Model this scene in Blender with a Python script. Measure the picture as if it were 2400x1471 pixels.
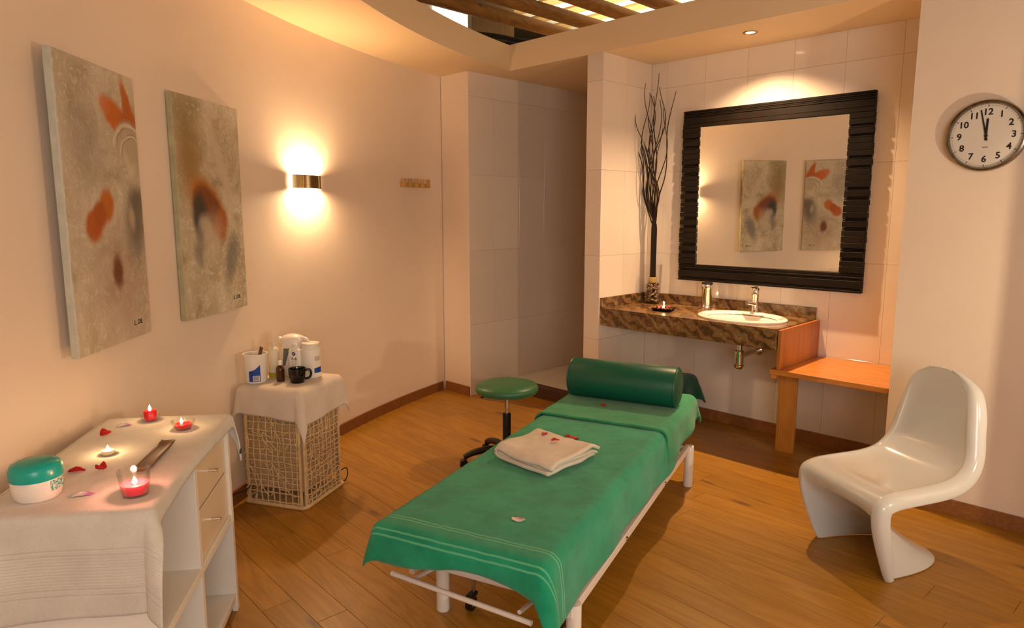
import bpy, bmesh, math, random
from mathutils import Vector, Matrix, noise
random.seed(7)
PI = math.pi
D = bpy.data
for _o in list(D.objects): D.objects.remove(_o)
SC = bpy.context.scene
COL = SC.collection
SQ = math.sqrt(.5)

# ------------------------------------------------------------------ camera
cd = D.cameras.new('camera'); cd.sensor_width = 36; cd.lens = 24.0; cd.clip_start = .05
cam = D.objects.new('camera', cd); COL.objects.link(cam)
cam.location = (0, 0, 1.6)
cam.rotation_euler = (PI/2 - math.atan(239/1600), 0, 0)
SC.camera = cam
SC.view_settings.view_transform = 'Standard'
SC.view_settings.look = 'None'
SC.view_settings.exposure = 0.02
SC.view_settings.gamma = 1.0
SC.view_settings.use_curve_mapping = False

# ------------------------------------------------------------------ world and large lights
wd = D.worlds.new('world'); SC.world = wd; wd.use_nodes = True
wd.node_tree.nodes['Background'].inputs[0].default_value = (1.0, .85, .7, 1)
wd.node_tree.nodes['Background'].inputs[1].default_value = .03

def area(name, loc, rot, sx, sy, power, col):
    l = D.lights.new(name, 'AREA'); l.shape = 'RECTANGLE'; l.size = sx; l.size_y = sy
    l.energy = power; l.color = col
    o = D.objects.new(name, l); COL.objects.link(o); o.location = loc; o.rotation_euler = rot
    return o
SQ0 = math.sqrt(.5)
# daylight entering the window in the wall behind the camera (area light faces +y)
area('window_daylight', (.75, -1.95, 1.75), (PI/2, 0, 0), 2.2, 1.5, 78, (1.0, .985, .965))
# unseen fill light added in the loft, without a fixture, to brighten the roof boards
area('loft_fill_light', ((-3.3+5.75)*SQ0, (5.75+3.3)*SQ0, 3.31), (PI, 0, -PI/4), 3.6, 1.6, 60, (1.0, .86, .60))

# ------------------------------------------------------------------ helpers
def lin(c):
    c = c/255.0
    return c/12.92 if c <= .04045 else ((c+.055)/1.055)**2.4
def rgb(r, g, b): return (lin(r), lin(g), lin(b), 1)

def AB(a, b, z=0.0): return Vector(((a+b)*SQ, (b-a)*SQ, z))
RW = -PI/4                       # objects aligned with the mirror wall

class NT:
    def __init__(s, name):
        s.m = D.materials.new(name); s.m.use_nodes = True
        s.t = s.m.node_tree; s.b = s.t.nodes['Principled BSDF']
    def n(s, typ, **kw):
        nd = s.t.nodes.new(typ)
        for k, v in kw.items(): setattr(nd, k, v)
        return nd
    def l(s, a, b): s.t.links.new(a, b)
    def val(s, nd, **kw):
        for k, v in kw.items(): nd.inputs[k].default_value = v
        return nd
    def coord(s, kind='Object', scale=(1, 1, 1), rot=(0, 0, 0), loc=(0, 0, 0)):
        tc = s.n('ShaderNodeTexCoord'); mp = s.n('ShaderNodeMapping')
        mp.inputs['Scale'].default_value = scale; mp.inputs['Rotation'].default_value = rot
        mp.inputs['Location'].default_value = loc
        s.l(tc.outputs[kind], mp.inputs['Vector']); return mp.outputs['Vector']
    def noise(s, vec, scale, detail=4, rough=.55, dist=0):
        nd = s.n('ShaderNodeTexNoise'); nd.inputs['Scale'].default_value = scale
        nd.inputs['Detail'].default_value = detail; nd.inputs['Roughness'].default_value = rough
        nd.inputs['Distortion'].default_value = dist
        s.l(vec, nd.inputs['Vector']); return nd.outputs['Fac']
    def ramp(s, fac, stops):
        nd = s.n('ShaderNodeValToRGB'); r = nd.color_ramp
        while len(r.elements) < len(stops): r.elements.new(.5)
        for e, (p, c) in zip(r.elements, stops): e.position = p; e.color = c
        s.l(fac, nd.inputs['Fac']); return nd.outputs['Color']
    def math(s, op, a, b=None, c=None, clamp=False):
        nd = s.n('ShaderNodeMath', operation=op); nd.use_clamp = clamp
        for i, v in enumerate((a, b, c)):
            if v is None: continue
            if isinstance(v, (int, float)): nd.inputs[i].default_value = v
            else: s.l(v, nd.inputs[i])
        return nd.outputs[0]
    def mix(s, fac, a, b, blend='MIX'):
        nd = s.n('ShaderNodeMix', data_type='RGBA', blend_type=blend)
        for i, v in ((0, fac), (6, a), (7, b)):
            if isinstance(v, (int, float)): nd.inputs[i].default_value = v
            elif isinstance(v, tuple): nd.inputs[i].default_value = v
            else: s.l(v, nd.inputs[i])
        return nd.outputs[2]
    def bump(s, h, strength=.2, dist=.01):
        nd = s.n('ShaderNodeBump'); nd.inputs['Strength'].default_value = strength
        nd.inputs['Distance'].default_value = dist
        s.l(h, nd.inputs['Height']); s.l(nd.outputs['Normal'], s.b.inputs['Normal'])
    def col(s, c):
        if isinstance(c, tuple): s.b.inputs['Base Color'].default_value = c
        else: s.l(c, s.b.inputs['Base Color'])
    def sm(s, x, lo, hi):
        nd = s.n('ShaderNodeMapRange', interpolation_type='SMOOTHSTEP')
        nd.inputs[1].default_value = lo; nd.inputs[2].default_value = hi
        s.l(x, nd.inputs[0]); return nd.outputs[0]

def simple(name, c, rough=.5, metal=0., bump=None, var=None, coat=0., trans=0., ior=1.45, spec=.5, emit=None, sss=0.):
    k = NT(name); b = k.b
    b.inputs['Roughness'].default_value = rough; b.inputs['Metallic'].default_value = metal
    b.inputs['Coat Weight'].default_value = coat; b.inputs['Transmission Weight'].default_value = trans
    b.inputs['IOR'].default_value = ior; b.inputs['Specular IOR Level'].default_value = spec
    if sss: b.inputs['Subsurface Weight'].default_value = sss; b.inputs['Subsurface Radius'].default_value = (.02, .008, .005)
    if var:
        f = k.noise(k.coord(), var[0], 3)
        k.col(k.ramp(f, [(.3, tuple(x*(1-var[1]) for x in c[:3])+(1,)), (.7, tuple(min(1, x*(1+var[1])) for x in c[:3])+(1,))]))
    else: k.col(c)
    if bump:
        f = k.noise(k.coord(), bump[0], 3); k.bump(f, bump[1], bump[2] if len(bump) > 2 else .002)
    if emit:
        b.inputs['Emission Color'].default_value = emit[0]; b.inputs['Emission Strength'].default_value = emit[1]
    return k.m

def obj(name, bm, mat, parent=None, loc=(0, 0, 0), rz=0., smooth=False, kind=None):
    if isinstance(bm, bpy.types.Mesh): me = bm
    else:
        bmesh.ops.recalc_face_normals(bm, faces=bm.faces)
        me = D.meshes.new(name); bm.to_mesh(me); bm.free()
        if mat: me.materials.append(mat)
        if smooth:
            me.polygons.foreach_set('use_smooth', [True]*len(me.polygons))
            try: me.set_sharp_from_angle(angle=math.radians(42))
            except Exception: pass
    o = D.objects.new(name, me); COL.objects.link(o)
    o.location = loc; o.rotation_euler = (0, 0, rz)
    if parent: o.parent = parent
    if kind: o['kind'] = kind
    return o

def tag(o, label, cat, group=None):
    o['label'] = label; o['category'] = cat
    if group: o['group'] = group
    return o
def thing(name, label, cat, loc=(0, 0, 0), rz=0., group=None):
    o = D.objects.new(name, None); COL.objects.link(o); o.empty_display_size = .05
    o.location = loc; o.rotation_euler = (0, 0, rz)
    return tag(o, label, cat, group)
def struct(name, bm, mat, parent=None, **kw):
    return obj(name, bm, mat, parent, kind='structure', **kw)

def NB(): return bmesh.new()
def box(bm, x0, x1, y0, y1, z0, z1, bev=0., seg=1):
    r = bmesh.ops.create_cube(bm, size=1)
    vs = r['verts']
    for v in vs:
        v.co = Vector((x0 if v.co.x < 0 else x1, y0 if v.co.y < 0 else y1, z0 if v.co.z < 0 else z1))
    if bev > 0:
        es = list({e for v in vs for e in v.link_edges})
        bmesh.ops.bevel(bm, geom=es, offset=bev, segments=seg, affect='EDGES', profile=.5)
    return bm
def Box(*a, **k): return box(NB(), *a, **k)
def prism(bm, pts, z0, z1):
    lo = [bm.verts.new((p[0], p[1], z0)) for p in pts]; hi = [bm.verts.new((p[0], p[1], z1)) for p in pts]
    bm.faces.new(lo[::-1]); bm.faces.new(hi); n = len(pts)
    for i in range(n): bm.faces.new((lo[i], lo[(i+1) % n], hi[(i+1) % n], hi[i]))
    return bm
def lathe(bm, prof, seg=24, sx=1., sy=1., cx=0., cy=0.):
    rings = []
    for r, z in prof:
        if r < 1e-5: rings.append([bm.verts.new((cx, cy, z))])
        else: rings.append([bm.verts.new((cx+sx*r*math.cos(2*PI*i/seg), cy+sy*r*math.sin(2*PI*i/seg), z)) for i in range(seg)])
    for A, B in zip(rings, rings[1:]):
        for i in range(seg):
            j = (i+1) % seg
            if len(A) == 1 and len(B) == 1: continue
            if len(A) == 1: bm.faces.new((A[0], B[i], B[j]))
            elif len(B) == 1: bm.faces.new((A[i], A[j], B[0]))
            else: bm.faces.new((A[i], A[j], B[j], B[i]))
    return bm
def Lathe(prof, **k): return lathe(NB(), prof, **k)
def cyl(bm, p, q, r, seg=12, r2=None):
    return tube(bm, [p, q], [r, r if r2 is None else r2], seg)
def tube(bm, pts, rad, seg=8, caps=True, closed=False):
    pts = [Vector(p) for p in pts]; n = len(pts)
    if not isinstance(rad, (list, tuple)): rad = [rad]*n
    rings = []; up = None
    for i, p in enumerate(pts):
        if closed: t = pts[(i+1) % n]-pts[i-1]
        else: t = pts[min(i+1, n-1)]-pts[max(i-1, 0)]
        t.normalize()
        if up is None:
            up = Vector((0, 0, 1)) if abs(t.z) < .9 else Vector((1, 0, 0))
        x = up.cross(t); 
        if x.length < 1e-6: x = Vector((1, 0, 0)).cross(t)
        x.normalize(); y = t.cross(x); up = y
        rings.append([bm.verts.new(p+rad[i]*(x*math.cos(2*PI*k/seg)+y*math.sin(2*PI*k/seg))) for k in range(seg)])
    m = n if closed else n-1
    for i in range(m):
        A, B = rings[i], rings[(i+1) % n]
        for k in range(seg): bm.faces.new((A[k], A[(k+1) % seg], B[(k+1) % seg], B[k]))
    if caps and not closed: bm.faces.new(rings[0][::-1]); bm.faces.new(rings[-1])
    return bm
def Tube(*a, **k): return tube(NB(), *a, **k)
def grid(bm, nu, nv, f, uv=None):
    V = [[bm.verts.new(f(i/nu, j/nv)) for j in range(nv+1)] for i in range(nu+1)]
    lay = bm.loops.layers.uv.new('UVMap') if uv else None
    for i in range(nu):
        for j in range(nv):
            fc = bm.faces.new((V[i][j], V[i+1][j], V[i+1][j+1], V[i][j+1]))
            if uv:
                for lp, (a, b) in zip(fc.loops, ((i, j), (i+1, j), (i+1, j+1), (i, j+1))):
                    lp[lay].uv = uv(a/nu, b/nv)
    return bm
def catmull(P, n):
    out = []
    for i in range(len(P)-1):
        p0 = P[max(i-1, 0)]; p1 = P[i]; p2 = P[i+1]; p3 = P[min(i+2, len(P)-1)]
        for k in range(n):
            t = k/n
            out.append(tuple(.5*((2*b)+(-a+c)*t+(2*a-5*b+4*c-d)*t*t+(-a+3*b-3*c+d)*t**3) for a, b, c, d in zip(p0, p1, p2, p3)))
    out.append(tuple(P[-1])); return out
def addmod(o, typ, **kw):
    m = o.modifiers.new(typ.lower(), typ)
    for k, v in kw.items(): setattr(m, k, v)
    return m
def text_mesh(s, size, align='CENTER', extrude=.0006, shear=0., space=1., bold=0.):
    c = D.curves.new('t', 'FONT'); c.body = s; c.size = size; c.align_x = align; c.align_y = 'CENTER'
    c.extrude = extrude; c.shear = shear; c.space_character = space; c.offset = bold; c.resolution_u = 3
    o = D.objects.new('t', c); COL.objects.link(o)
    dg = bpy.context.evaluated_depsgraph_get()
    me = D.meshes.new_from_object(o.evaluated_get(dg))
    D.objects.remove(o); D.curves.remove(c)
    return me
def face_text(name, s, size, mat, parent, loc, rot, **kw):
    me = text_mesh(s, size, **kw); me.materials.clear(); me.materials.append(mat)
    o = D.objects.new(name, me); COL.objects.link(o); o.parent = parent
    o.location = loc; o.rotation_euler = rot
    return o

# ------------------------------------------------------------------ materials
M = {}
def mat_wall():
    k = NT('wall_paint'); v = k.coord()
    f = k.noise(v, 1.3, 3); k.col(k.ramp(f, [(.3, rgb(232, 213, 192)), (.7, rgb(238, 220, 200))]))
    k.b.inputs['Roughness'].default_value = .55
    g = k.noise(v, 60, 3); k.bump(g, .10, .004); return k.m
M['wall'] = mat_wall()
M['ceil'] = simple('ceiling_paint', rgb(238, 212, 172), .6, bump=(40, .06, .004))
def mat_tile():
    k = NT('wall_tile'); oi = k.n('ShaderNodeObjectInfo')
    k.col(k.ramp(oi.outputs['Random'], [(0, rgb(228, 214, 198)), (1, rgb(234, 221, 206))]))
    k.b.inputs['Roughness'].default_value = .09; k.b.inputs['Specular IOR Level'].default_value = .5
    f = k.noise(k.coord('Object'), 7, 2); k.bump(f, .04, .01); return k.m
M['tile'] = mat_tile()
M['grout'] = simple('grout', rgb(202, 180, 154), .85)
def mat_wood(name, dark, light, scale=1., rough=.35, stretch=14, axis=0, knots=False, rand=.16):
    k = NT(name); oi = k.n('ShaderNodeObjectInfo')
    sc = [stretch]*3; sc[axis] = 1.1
    tc = k.n('ShaderNodeTexCoord'); mp = k.n('ShaderNodeMapping'); mp.inputs['Scale'].default_value = [x*scale for x in sc]
    add = k.n('ShaderNodeVectorMath', operation='ADD'); 
    k.l(tc.outputs['Object'], mp.inputs['Vector'])
    cx = k.n('ShaderNodeCombineXYZ'); r7 = k.math('MULTIPLY', oi.outputs['Random'], 37.0)
    for i in range(3): k.l(r7, cx.inputs[i])
    k.l(mp.outputs['Vector'], add.inputs[0]); k.l(cx.outputs[0], add.inputs[1])
    v = add.outputs[0]
    big = k.noise(v, .55, 3, .5, 1.2)
    wv = k.math('FRACT', k.math('MULTIPLY', big, 7.0))
    wv = k.math('ABSOLUTE', k.math('SUBTRACT', wv, .5))
    fine = k.noise(v, 5.0, 4, .65)
    f = k.math('ADD', k.math('MULTIPLY', wv, .75), k.math('MULTIPLY', fine, .6))
    c = k.ramp(f, [(.08, dark), (.80, light)])
    br = k.math('ADD', k.math('MULTIPLY', oi.outputs['Random'], 2*rand), 1-rand)
    hv = k.n('ShaderNodeHueSaturation'); k.l(c, hv.inputs['Color']); k.l(br, hv.inputs['Value'])
    c = hv.outputs['Color']
    if knots:
        mp2 = k.n('ShaderNodeMapping'); mp2.inputs['Scale'].default_value = (1.6, 5.5, 5.5)
        k.l(tc.outputs['Object'], mp2.inputs['Vector'])
        a2 = k.n('ShaderNodeVectorMath', operation='ADD'); k.l(mp2.outputs[0], a2.inputs[0]); k.l(cx.outputs[0], a2.inputs[1])
        vo = k.n('ShaderNodeTexVoronoi'); vo.inputs['Scale'].default_value = .8; k.l(a2.outputs[0], vo.inputs['Vector'])
        kn = k.sm(vo.outputs['Distance'], .13, .02)
        c = k.mix(k.math('MULTIPLY', kn, .75), c, rgb(70, 40, 18))
    k.col(c); k.b.inputs['Roughness'].default_value = rough
    k.bump(fine, .12, .002); return k.m
M['floor'] = mat_wood('oak_floor', rgb(142, 96, 20), rgb(176, 126, 38), 1.0, .36, 11, 0, knots=True, rand=.09)
M['floorbase'] = simple('floor_gap', rgb(110, 66, 22), .8)
M['skirt'] = mat_wood('oak_skirting', rgb(120, 72, 34), rgb(150, 96, 50), 1.0, .45, 12, 0)
M['benchwood'] = mat_wood('oak_bench', rgb(168, 100, 40), rgb(206, 138, 66), 1.4, .32, 12, 0)
M['legwood'] = mat_wood('oak_leg', rgb(154, 100, 40), rgb(188, 130, 58), 1.4, .4, 12, 2)
M['darkwood'] = simple('threshold_wood', rgb(74, 50, 34), .45, bump=(30, .2))
M['wenge'] = simple('wenge', rgb(24, 17, 11), .55, var=(9, .3), bump=(50, .12), spec=.2)
M['mirror'] = simple('mirror_glass', rgb(240, 240, 236), .0, 1.0)
M['white'] = simple('white_lacquer', rgb(236, 230, 220), .35)
M['whitemetal'] = simple('white_enamel', rgb(232, 224, 214), .3)
M['chair'] = simple('gloss_white_plastic', rgb(212, 212, 208), .14, coat=.35, spec=.5)
M['chrome'] = simple('chrome', rgb(225, 222, 215), .07, 1.)
M['steel'] = simple('brushed_steel', rgb(190, 184, 172), .28, 1.)
M['brass'] = simple('brushed_brass', rgb(168, 140, 92), .3, 1.)
M['black'] = simple('black_plastic', rgb(18, 16, 15), .42)
M['blackgloss'] = simple('black_ceramic', rgb(8, 7, 7), .08, coat=.3)
M['ink'] = simple('black_ink', rgb(20, 18, 16), .6)
M['vinyl'] = simple('green_vinyl', rgb(18, 86, 66), .36, bump=(220, .12, .002))
M['vinyl2'] = simple('stool_vinyl', rgb(58, 110, 72), .38, bump=(220, .1, .002))
M['ceramic'] = simple('white_ceramic', rgb(240, 234, 224), .08, coat=.4)
M['glass'] = simple('clear_glass', (1, 1, 1, 1), .0, trans=1., ior=1.45)
def mat_thinglass():
    k = NT('thin_glass'); t = k.n('ShaderNodeBsdfTransparent'); g = k.n('ShaderNodeBsdfGlossy'); g.inputs['Roughness'].default_value = .02
    lw = k.n('ShaderNodeLayerWeight'); lw.inputs['Blend'].default_value = .25
    mx = k.n('ShaderNodeMixShader'); f = k.math('MULTIPLY', lw.outputs['Fresnel'], .40); k.l(f, mx.inputs[0])
    t.inputs['Color'].default_value = (.99, .99, .985, 1)
    k.l(t.outputs[0], mx.inputs[1]); k.l(g.outputs[0], mx.inputs[2])
    k.l(mx.outputs[0], k.t.nodes['Material Output'].inputs['Surface']); return k.m
M['thinglass'] = mat_thinglass()
M['plasticwhite'] = simple('white_plastic', rgb(236, 228, 216), .35)
M['plasticmilk'] = simple('milky_plastic', rgb(226, 214, 186), .3, sss=.2)
M['rattan'] = simple('rattan', rgb(214, 184, 136), .6, var=(25, .14), bump=(120, .2))
M['liner'] = simple('basket_liner', rgb(188, 158, 118), .9, bump=(150, .4, .004))
M['rope'] = simple('pale_tie', rgb(190, 160, 90), .8)
def mat_towel(name, c1, c2, stripes=(), ribs=None, stripe_col=None, sw=.0035, scale=420, rib_h=.9):
    k = NT(name); v = k.coord('Object')
    n1 = k.noise(v, 9, 4); n2 = k.noise(v, scale, 2)
    c = k.ramp(k.math('ADD', k.math('MULTIPLY', n1, .6), k.math('MULTIPLY', n2, .4)), [(.32, c1), (.68, c2)])
    h = k.math('ADD', n2, k.math('MULTIPLY', n1, .5))
    tc = k.n('ShaderNodeTexCoord'); sp = k.n('ShaderNodeSeparateXYZ'); k.l(tc.outputs['UV'], sp.inputs[0]); q = sp.outputs[1]
    for s in stripes:
        m = k.sm(k.math('ABSOLUTE', k.math('SUBTRACT', q, s)), sw, sw*.4)
        if stripe_col: c = k.mix(k.math('MULTIPLY', m, .8), c, stripe_col)
        h = k.math('SUBTRACT', h, k.math('MULTIPLY', m, 1.2))
    if ribs:
        a, b, per = ribs
        inside = k.math('MULTIPLY', k.math('GREATER_THAN', q, a), k.math('LESS_THAN', q, b))
        w = k.math('SINE', k.math('MULTIPLY', q, 2*PI/per))
        h = k.math('ADD', h, k.math('MULTIPLY', k.math('MULTIPLY', w, inside), rib_h))
    k.col(c); k.b.inputs['Roughness'].default_value = .95; k.b.inputs['Specular IOR Level'].default_value = .15
    k.b.inputs['Sheen Weight'].default_value = .25
    k.bump(h, .5, .004); return k.m

# ------------------------------------------------------------------ the room
ZC, ZT = 2.745, 2.948
CX, CY, RWALL, ROPEN = 5.07, 2.565, 6.685, 6.055
def arc(R, ph): return (CX-R*math.cos(ph), CY+R*math.sin(ph))
BM, BF = 4.741, 4.115
PH0 = math.atan2(-1.7-CY, math.sqrt(RWALL**2-(-1.7-CY)**2))
PH1 = math.atan2(6.08-CY, math.sqrt(RWALL**2-(6.08-CY)**2))

def ab_prism(pts, z0, z1, bm=None):
    return prism(bm or NB(), [tuple(AB(a, b)[:2]) for a, b in pts], z0, z1)

# floor slab and its oak boards
floor = struct('floor', Box(-3.2, 5.5, -2.2, 8.2, -.12, -.012), M['floorbase'])
HP = math.radians(42); dX = Vector((-math.sin(HP), math.cos(HP))); nX = Vector((math.cos(HP), math.sin(HP)))
def inside_room(p):
    x, y = p
    if (x-CX)**2+(y-CY)**2 > (RWALL+.05)**2: return False
    if y < -1.75 or x > 4.35: return False
    if (x+y)*SQ > BM+.02: return False
    if (x-y)*SQ < -4.40 and (x+y)*SQ > 3.9: return False
    if (x-y)*SQ > -1.1 and (x+y)*SQ > BF+.05: return False
    if (x-y)*SQ < -3.2 and (x+y)*SQ > 4.3: return False
    return True
PW = .132; brd = {}
def board_mesh(L):
    L = round(L, 2)
    if L not in brd:
        bm = NB(); g = .0006
        box(bm, 0, L-.0015, g, PW-g, -.012, 0)
        es = [e for e in bm.edges if all(abs(v.co.z) < 1e-6 for v in e.verts)]
        bmesh.ops.bevel(bm, geom=es, offset=.0009, segments=1, affect='EDGES')
        bmesh.ops.recalc_face_normals(bm, faces=bm.faces)
        me = D.meshes.new('floor_board'); bm.to_mesh(me); bm.free(); me.materials.append(M['floor']); brd[L] = me
    return brd[L]
rr = random.Random(3)
for i in range(-26, 54):
    n0 = i*PW+.034
    s = -6.2
    # runs of this strip that lie inside the room
    on = None; runs = []
    t = -6.5
    while t < 9:
        p = dX*t+nX*(n0+PW/2); q1 = dX*t+nX*n0; q2 = dX*t+nX*(n0+PW)
        ins = inside_room(p) or inside_room(q1) or inside_room(q2)
        if ins and on is None: on = t
        if not ins and on is not None: runs.append((on-.02, t)); on = None
        t += .04
    for (r0, r1) in runs:
        t = r0; first = True
        while t < r1-.02:
            L = rr.choice((1.3, 1.5, 1.7, 1.9)) if not first else rr.choice((.5, .9, 1.2, 1.6))
            first = False
            L = min(L, r1-t)
            if r1-(t+L) < .25: L = r1-t
            o = obj('floor_board', board_mesh(L), None, floor)
            p = dX*t+nX*(n0+PW)
            # local x along dX, local y to its left (= -nX)
            o.location = (p.x, p.y, 0); o.rotation_euler = (0, 0, math.atan2(dX.y, dX.x))
            # local y = rotate dX by +90deg
            t += L

# left curved wall
bm = NB(); N = 72; ring = []
for i in range(N+1):
    ph = PH0+(PH1-PH0)*i/N
    x0, y0 = arc(RWALL, ph); x1, y1 = arc(RWALL+.14, ph)
    ring.append([bm.verts.new((x0, y0, -.1)), bm.verts.new((x0, y0, 4.3)), bm.verts.new((x1, y1, 4.3)), bm.verts.new((x1, y1, -.1))])
for A, B in zip(ring, ring[1:]):
    for k in range(4): bm.faces.new((A[k], B[k], B[(k+1) % 4], A[(k+1) % 4]))
bm.faces.new(ring[0]); bm.faces.new(ring[-1][::-1])
wall_left = struct('wall_left', bm, M['wall'], smooth=True)

A0, A1 = -4.71, -4.393            # column face
wall_column = struct('wall_column', ab_prism([(-4.9, 3.86), (A0, 3.872), (A1, 3.872), (A1, 5.75), (-4.9, 5.75)], -.05, ZC+.02), M['wall'])
wall_shower_back = struct('wall_shower_back', ab_prism([(A1, 5.60), (-3.17, 5.60), (-3.17, 5.75), (A1, 5.75)], -.05, ZC+.02), M['grout'])
PL, PR = -3.325, -3.178
wall_partition = struct('wall_partition', ab_prism([(PL, BF+.008), (PR-.008, BF+.008), (PR-.008, 5.6), (PL, 5.6)], -.05, ZC+.02), M['grout'])
wall_mirror = struct('wall_mirror', ab_prism([(PR, BM+.008), (-1.0, BM+.008), (-1.0, BM+.14), (PR, BM+.14)], -.05, ZC+.02), M['grout'])
AR = -1.135
wall_clock = struct('wall_clock', ab_prism([(AR, BF), (.0, BF), (.0, BM+.14), (AR, BM+.14)], -.05, 4.3), M['wall'])
# the wall steps forward beyond the clock, outside the photograph
wall_right = struct('wall_right', ab_prism([(-.17, 3.60), (4.6, 3.60), (4.6, BF+.2), (-.17, BF+.2)], -.05, 4.3), M['wall'])
wall_side = struct('wall_side', Box(4.2, 4.35, -1.8, 1.1, -.05, 4.3), M['wall'])
bm = NB()
box(bm, -1.4, -.35, -1.84, -1.7, -.05, 4.3); box(bm, 1.85, 4.35, -1.84, -1.7, -.05, 4.3)
box(bm, -.35, 1.85, -1.84, -1.7, -.05, 1.0); box(bm, -.35, 1.85, -1.84, -1.7, 2.5, 4.3)
wall_back = struct('wall_back', bm, M['wall'])
w = struct('window_1', Box(-.35, 1.85, -1.83, -1.71, 1.0, 1.05), M['white'])
for x in (-.35, .72, 1.80): obj('window_frame', Box(x, x+.05, -1.80, -1.74, 1.05, 2.5), M['white'], w)
obj('window_frame', Box(-.35, 1.85, -1.80, -1.74, 2.45, 2.5), M['white'], w)

# tiles
tiles = {}
def tile_mesh(wd_, h):
    k = (round(wd_, 3), round(h, 3))
    if k not in tiles:
        bm = Box(.0006, wd_-.0006, -.008, 0, .0006, h-.0006)
        es = [e for e in bm.edges if all(v.co.y < -.007 for v in e.verts)]
        bmesh.ops.bevel(bm, geom=es, offset=.0006, segments=1, affect='EDGES')
        bmesh.ops.recalc_face_normals(bm, faces=bm.faces)
        me = D.meshes.new('tile'); bm.to_mesh(me); bm.free(); me.materials.append(M['tile']); tiles[k] = me
    return tiles[k]
ZJ = [0, .63, 1.27, 1.91, 2.55, ZC]
def tile_run(parent, joints, place, rz, zmin=0.):
    for x0, x1 in zip(joints, joints[1:]):
        for z0, z1 in zip(ZJ, ZJ[1:]):
            if z1 <= zmin: continue
            o = obj('tile', tile_mesh(x1-x0, z1-max(z0, zmin)), None, parent)
            p = place(x0); o.location = (p.x, p.y, max(z0, zmin)); o.rotation_euler = (0, 0, rz)
tile_run(wall_mirror, [PR, -3.04, -2.71, -2.38, -2.05, -1.715, -1.38, AR], lambda a: AB(a, BM+.008), RW)
tile_run(wall_partition, [BF, 4.411, BM], lambda b: AB(PR-.008, b), PI/4)
tile_run(wall_partition, [PL, PR], lambda a: AB(a, BF+.008), RW)
tile_run(wall_column, [3.872+.0, 4.15, 4.48, 4.81, 5.14, 5.47, 5.6], lambda b: AB(A1, b), PI/4)
tile_run(wall_shower_back, [A1+.008, -4.06, -3.73, -3.40, PL], lambda a: AB(a, 5.60), RW)

# suspended ceiling ring with the curved opening
def end_phi(R): return PI/4+math.asin((BF/SQ-CX-CY)/(R/SQ))   # where the circle of radius R meets b = BF
bm = NB(); N = 90
phs = math.atan2(.9-CY, ROPEN)
ROUT = RWALL+.14
p_in0 = math.asin((.9-CY)/ROPEN); p_out0 = math.asin((.9-CY)/ROUT)
rings = []
for i in range(N+1):
    t = i/N
    pi_ = p_in0+(end_phi(ROPEN)-p_in0)*t; po = p_out0+(end_phi(ROUT)-p_out0)*t
    a = arc(ROPEN, pi_); c = arc(ROUT, po)
    rings.append([bm.verts.new((a[0], a[1], ZC)), bm.verts.new((a[0], a[1], ZT)), bm.verts.new((c[0], c[1], ZT)), bm.verts.new((c[0], c[1], ZC))])
for A, B in zip(rings, rings[1:]):
    for k in range(4): bm.faces.new((A[k], B[k], B[(k+1) % 4], A[(k+1) % 4]))
ab_prism([(-5.1, BF), (AR, BF), (AR, 5.75), (-5.1, 5.75)], ZC, ZT, bm)
xo = arc(ROUT, p_out0)[0]
box(bm, xo, 4.3, -1.8, .9, ZC, ZT)
ceiling = struct('ceiling', bm, M['ceil'], smooth=True)

# skirting boards
def skirting(name, pts, closed=False, n=(0, 0)):
    bm = NB()
    prism(bm, pts, 0, .08)
    return struct(name, bm, M['skirt'])
bm = NB(); N = 50; rg = []
pe = math.asin((6.05-CY)/RWALL)
for i in range(N+1):
    ph = PH0+(pe-PH0)*i/N
    a = arc(RWALL, ph); c = arc(RWALL-.015, ph)
    rg.append([bm.verts.new((a[0], a[1], 0)), bm.verts.new((c[0], c[1], 0)), bm.verts.new((c[0], c[1], .08)), bm.verts.new((a[0], a[1], .08))])
for A, B in zip(rg, rg[1:]):
    for k in range(4): bm.faces.new((A[k], B[k], B[(k+1) % 4], A[(k+1) % 4]))
bm.faces.new(rg[0]); bm.faces.new(rg[-1][::-1])
struct('baseboard_left', bm, M['skirt'])
struct('baseboard_column', ab_prism([(A0, 3.857), (A1-.0, 3.857), (A1-.0, 3.872), (A0, 3.872)], 0, .08), M['skirt'])
struct('baseboard_mirror', ab_prism([(PR, BM-.015), (AR, BM-.015), (AR, BM), (PR, BM)], 0, .08), M['skirt'])
struct('baseboard_clock', ab_prism([(AR, BF-.015), (-.17, BF-.015), (-.17, BF), (AR, BF)], 0, .08), M['skirt'])

# shower: white tray behind a dark threshold
tr = thing('shower_tray', 'low white shower tray in the tiled shower recess', 'shower tray', AB(-3.86, 4.95), RW)
bm = Box(-.525, .527, -.60, .64, 0, .075, bev=.01)
obj('tray', bm, M['ceramic'], tr, smooth=True)
obj('rim', Box(-.525, .527, -.60, -.55, .075, .09, bev=.006), M['ceramic'], tr)
obj('drain_cover', Lathe([(0, .082), (.055, .082), (.06, .075)], seg=24), M['steel'], tr, (.20, -.42, 0), smooth=True)
th = struct('trim_1', ab_prism([(A1, 4.24), (PL, 4.24), (PL, 4.345), (A1, 4.345)], 0, .092), M['darkwood'])

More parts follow.
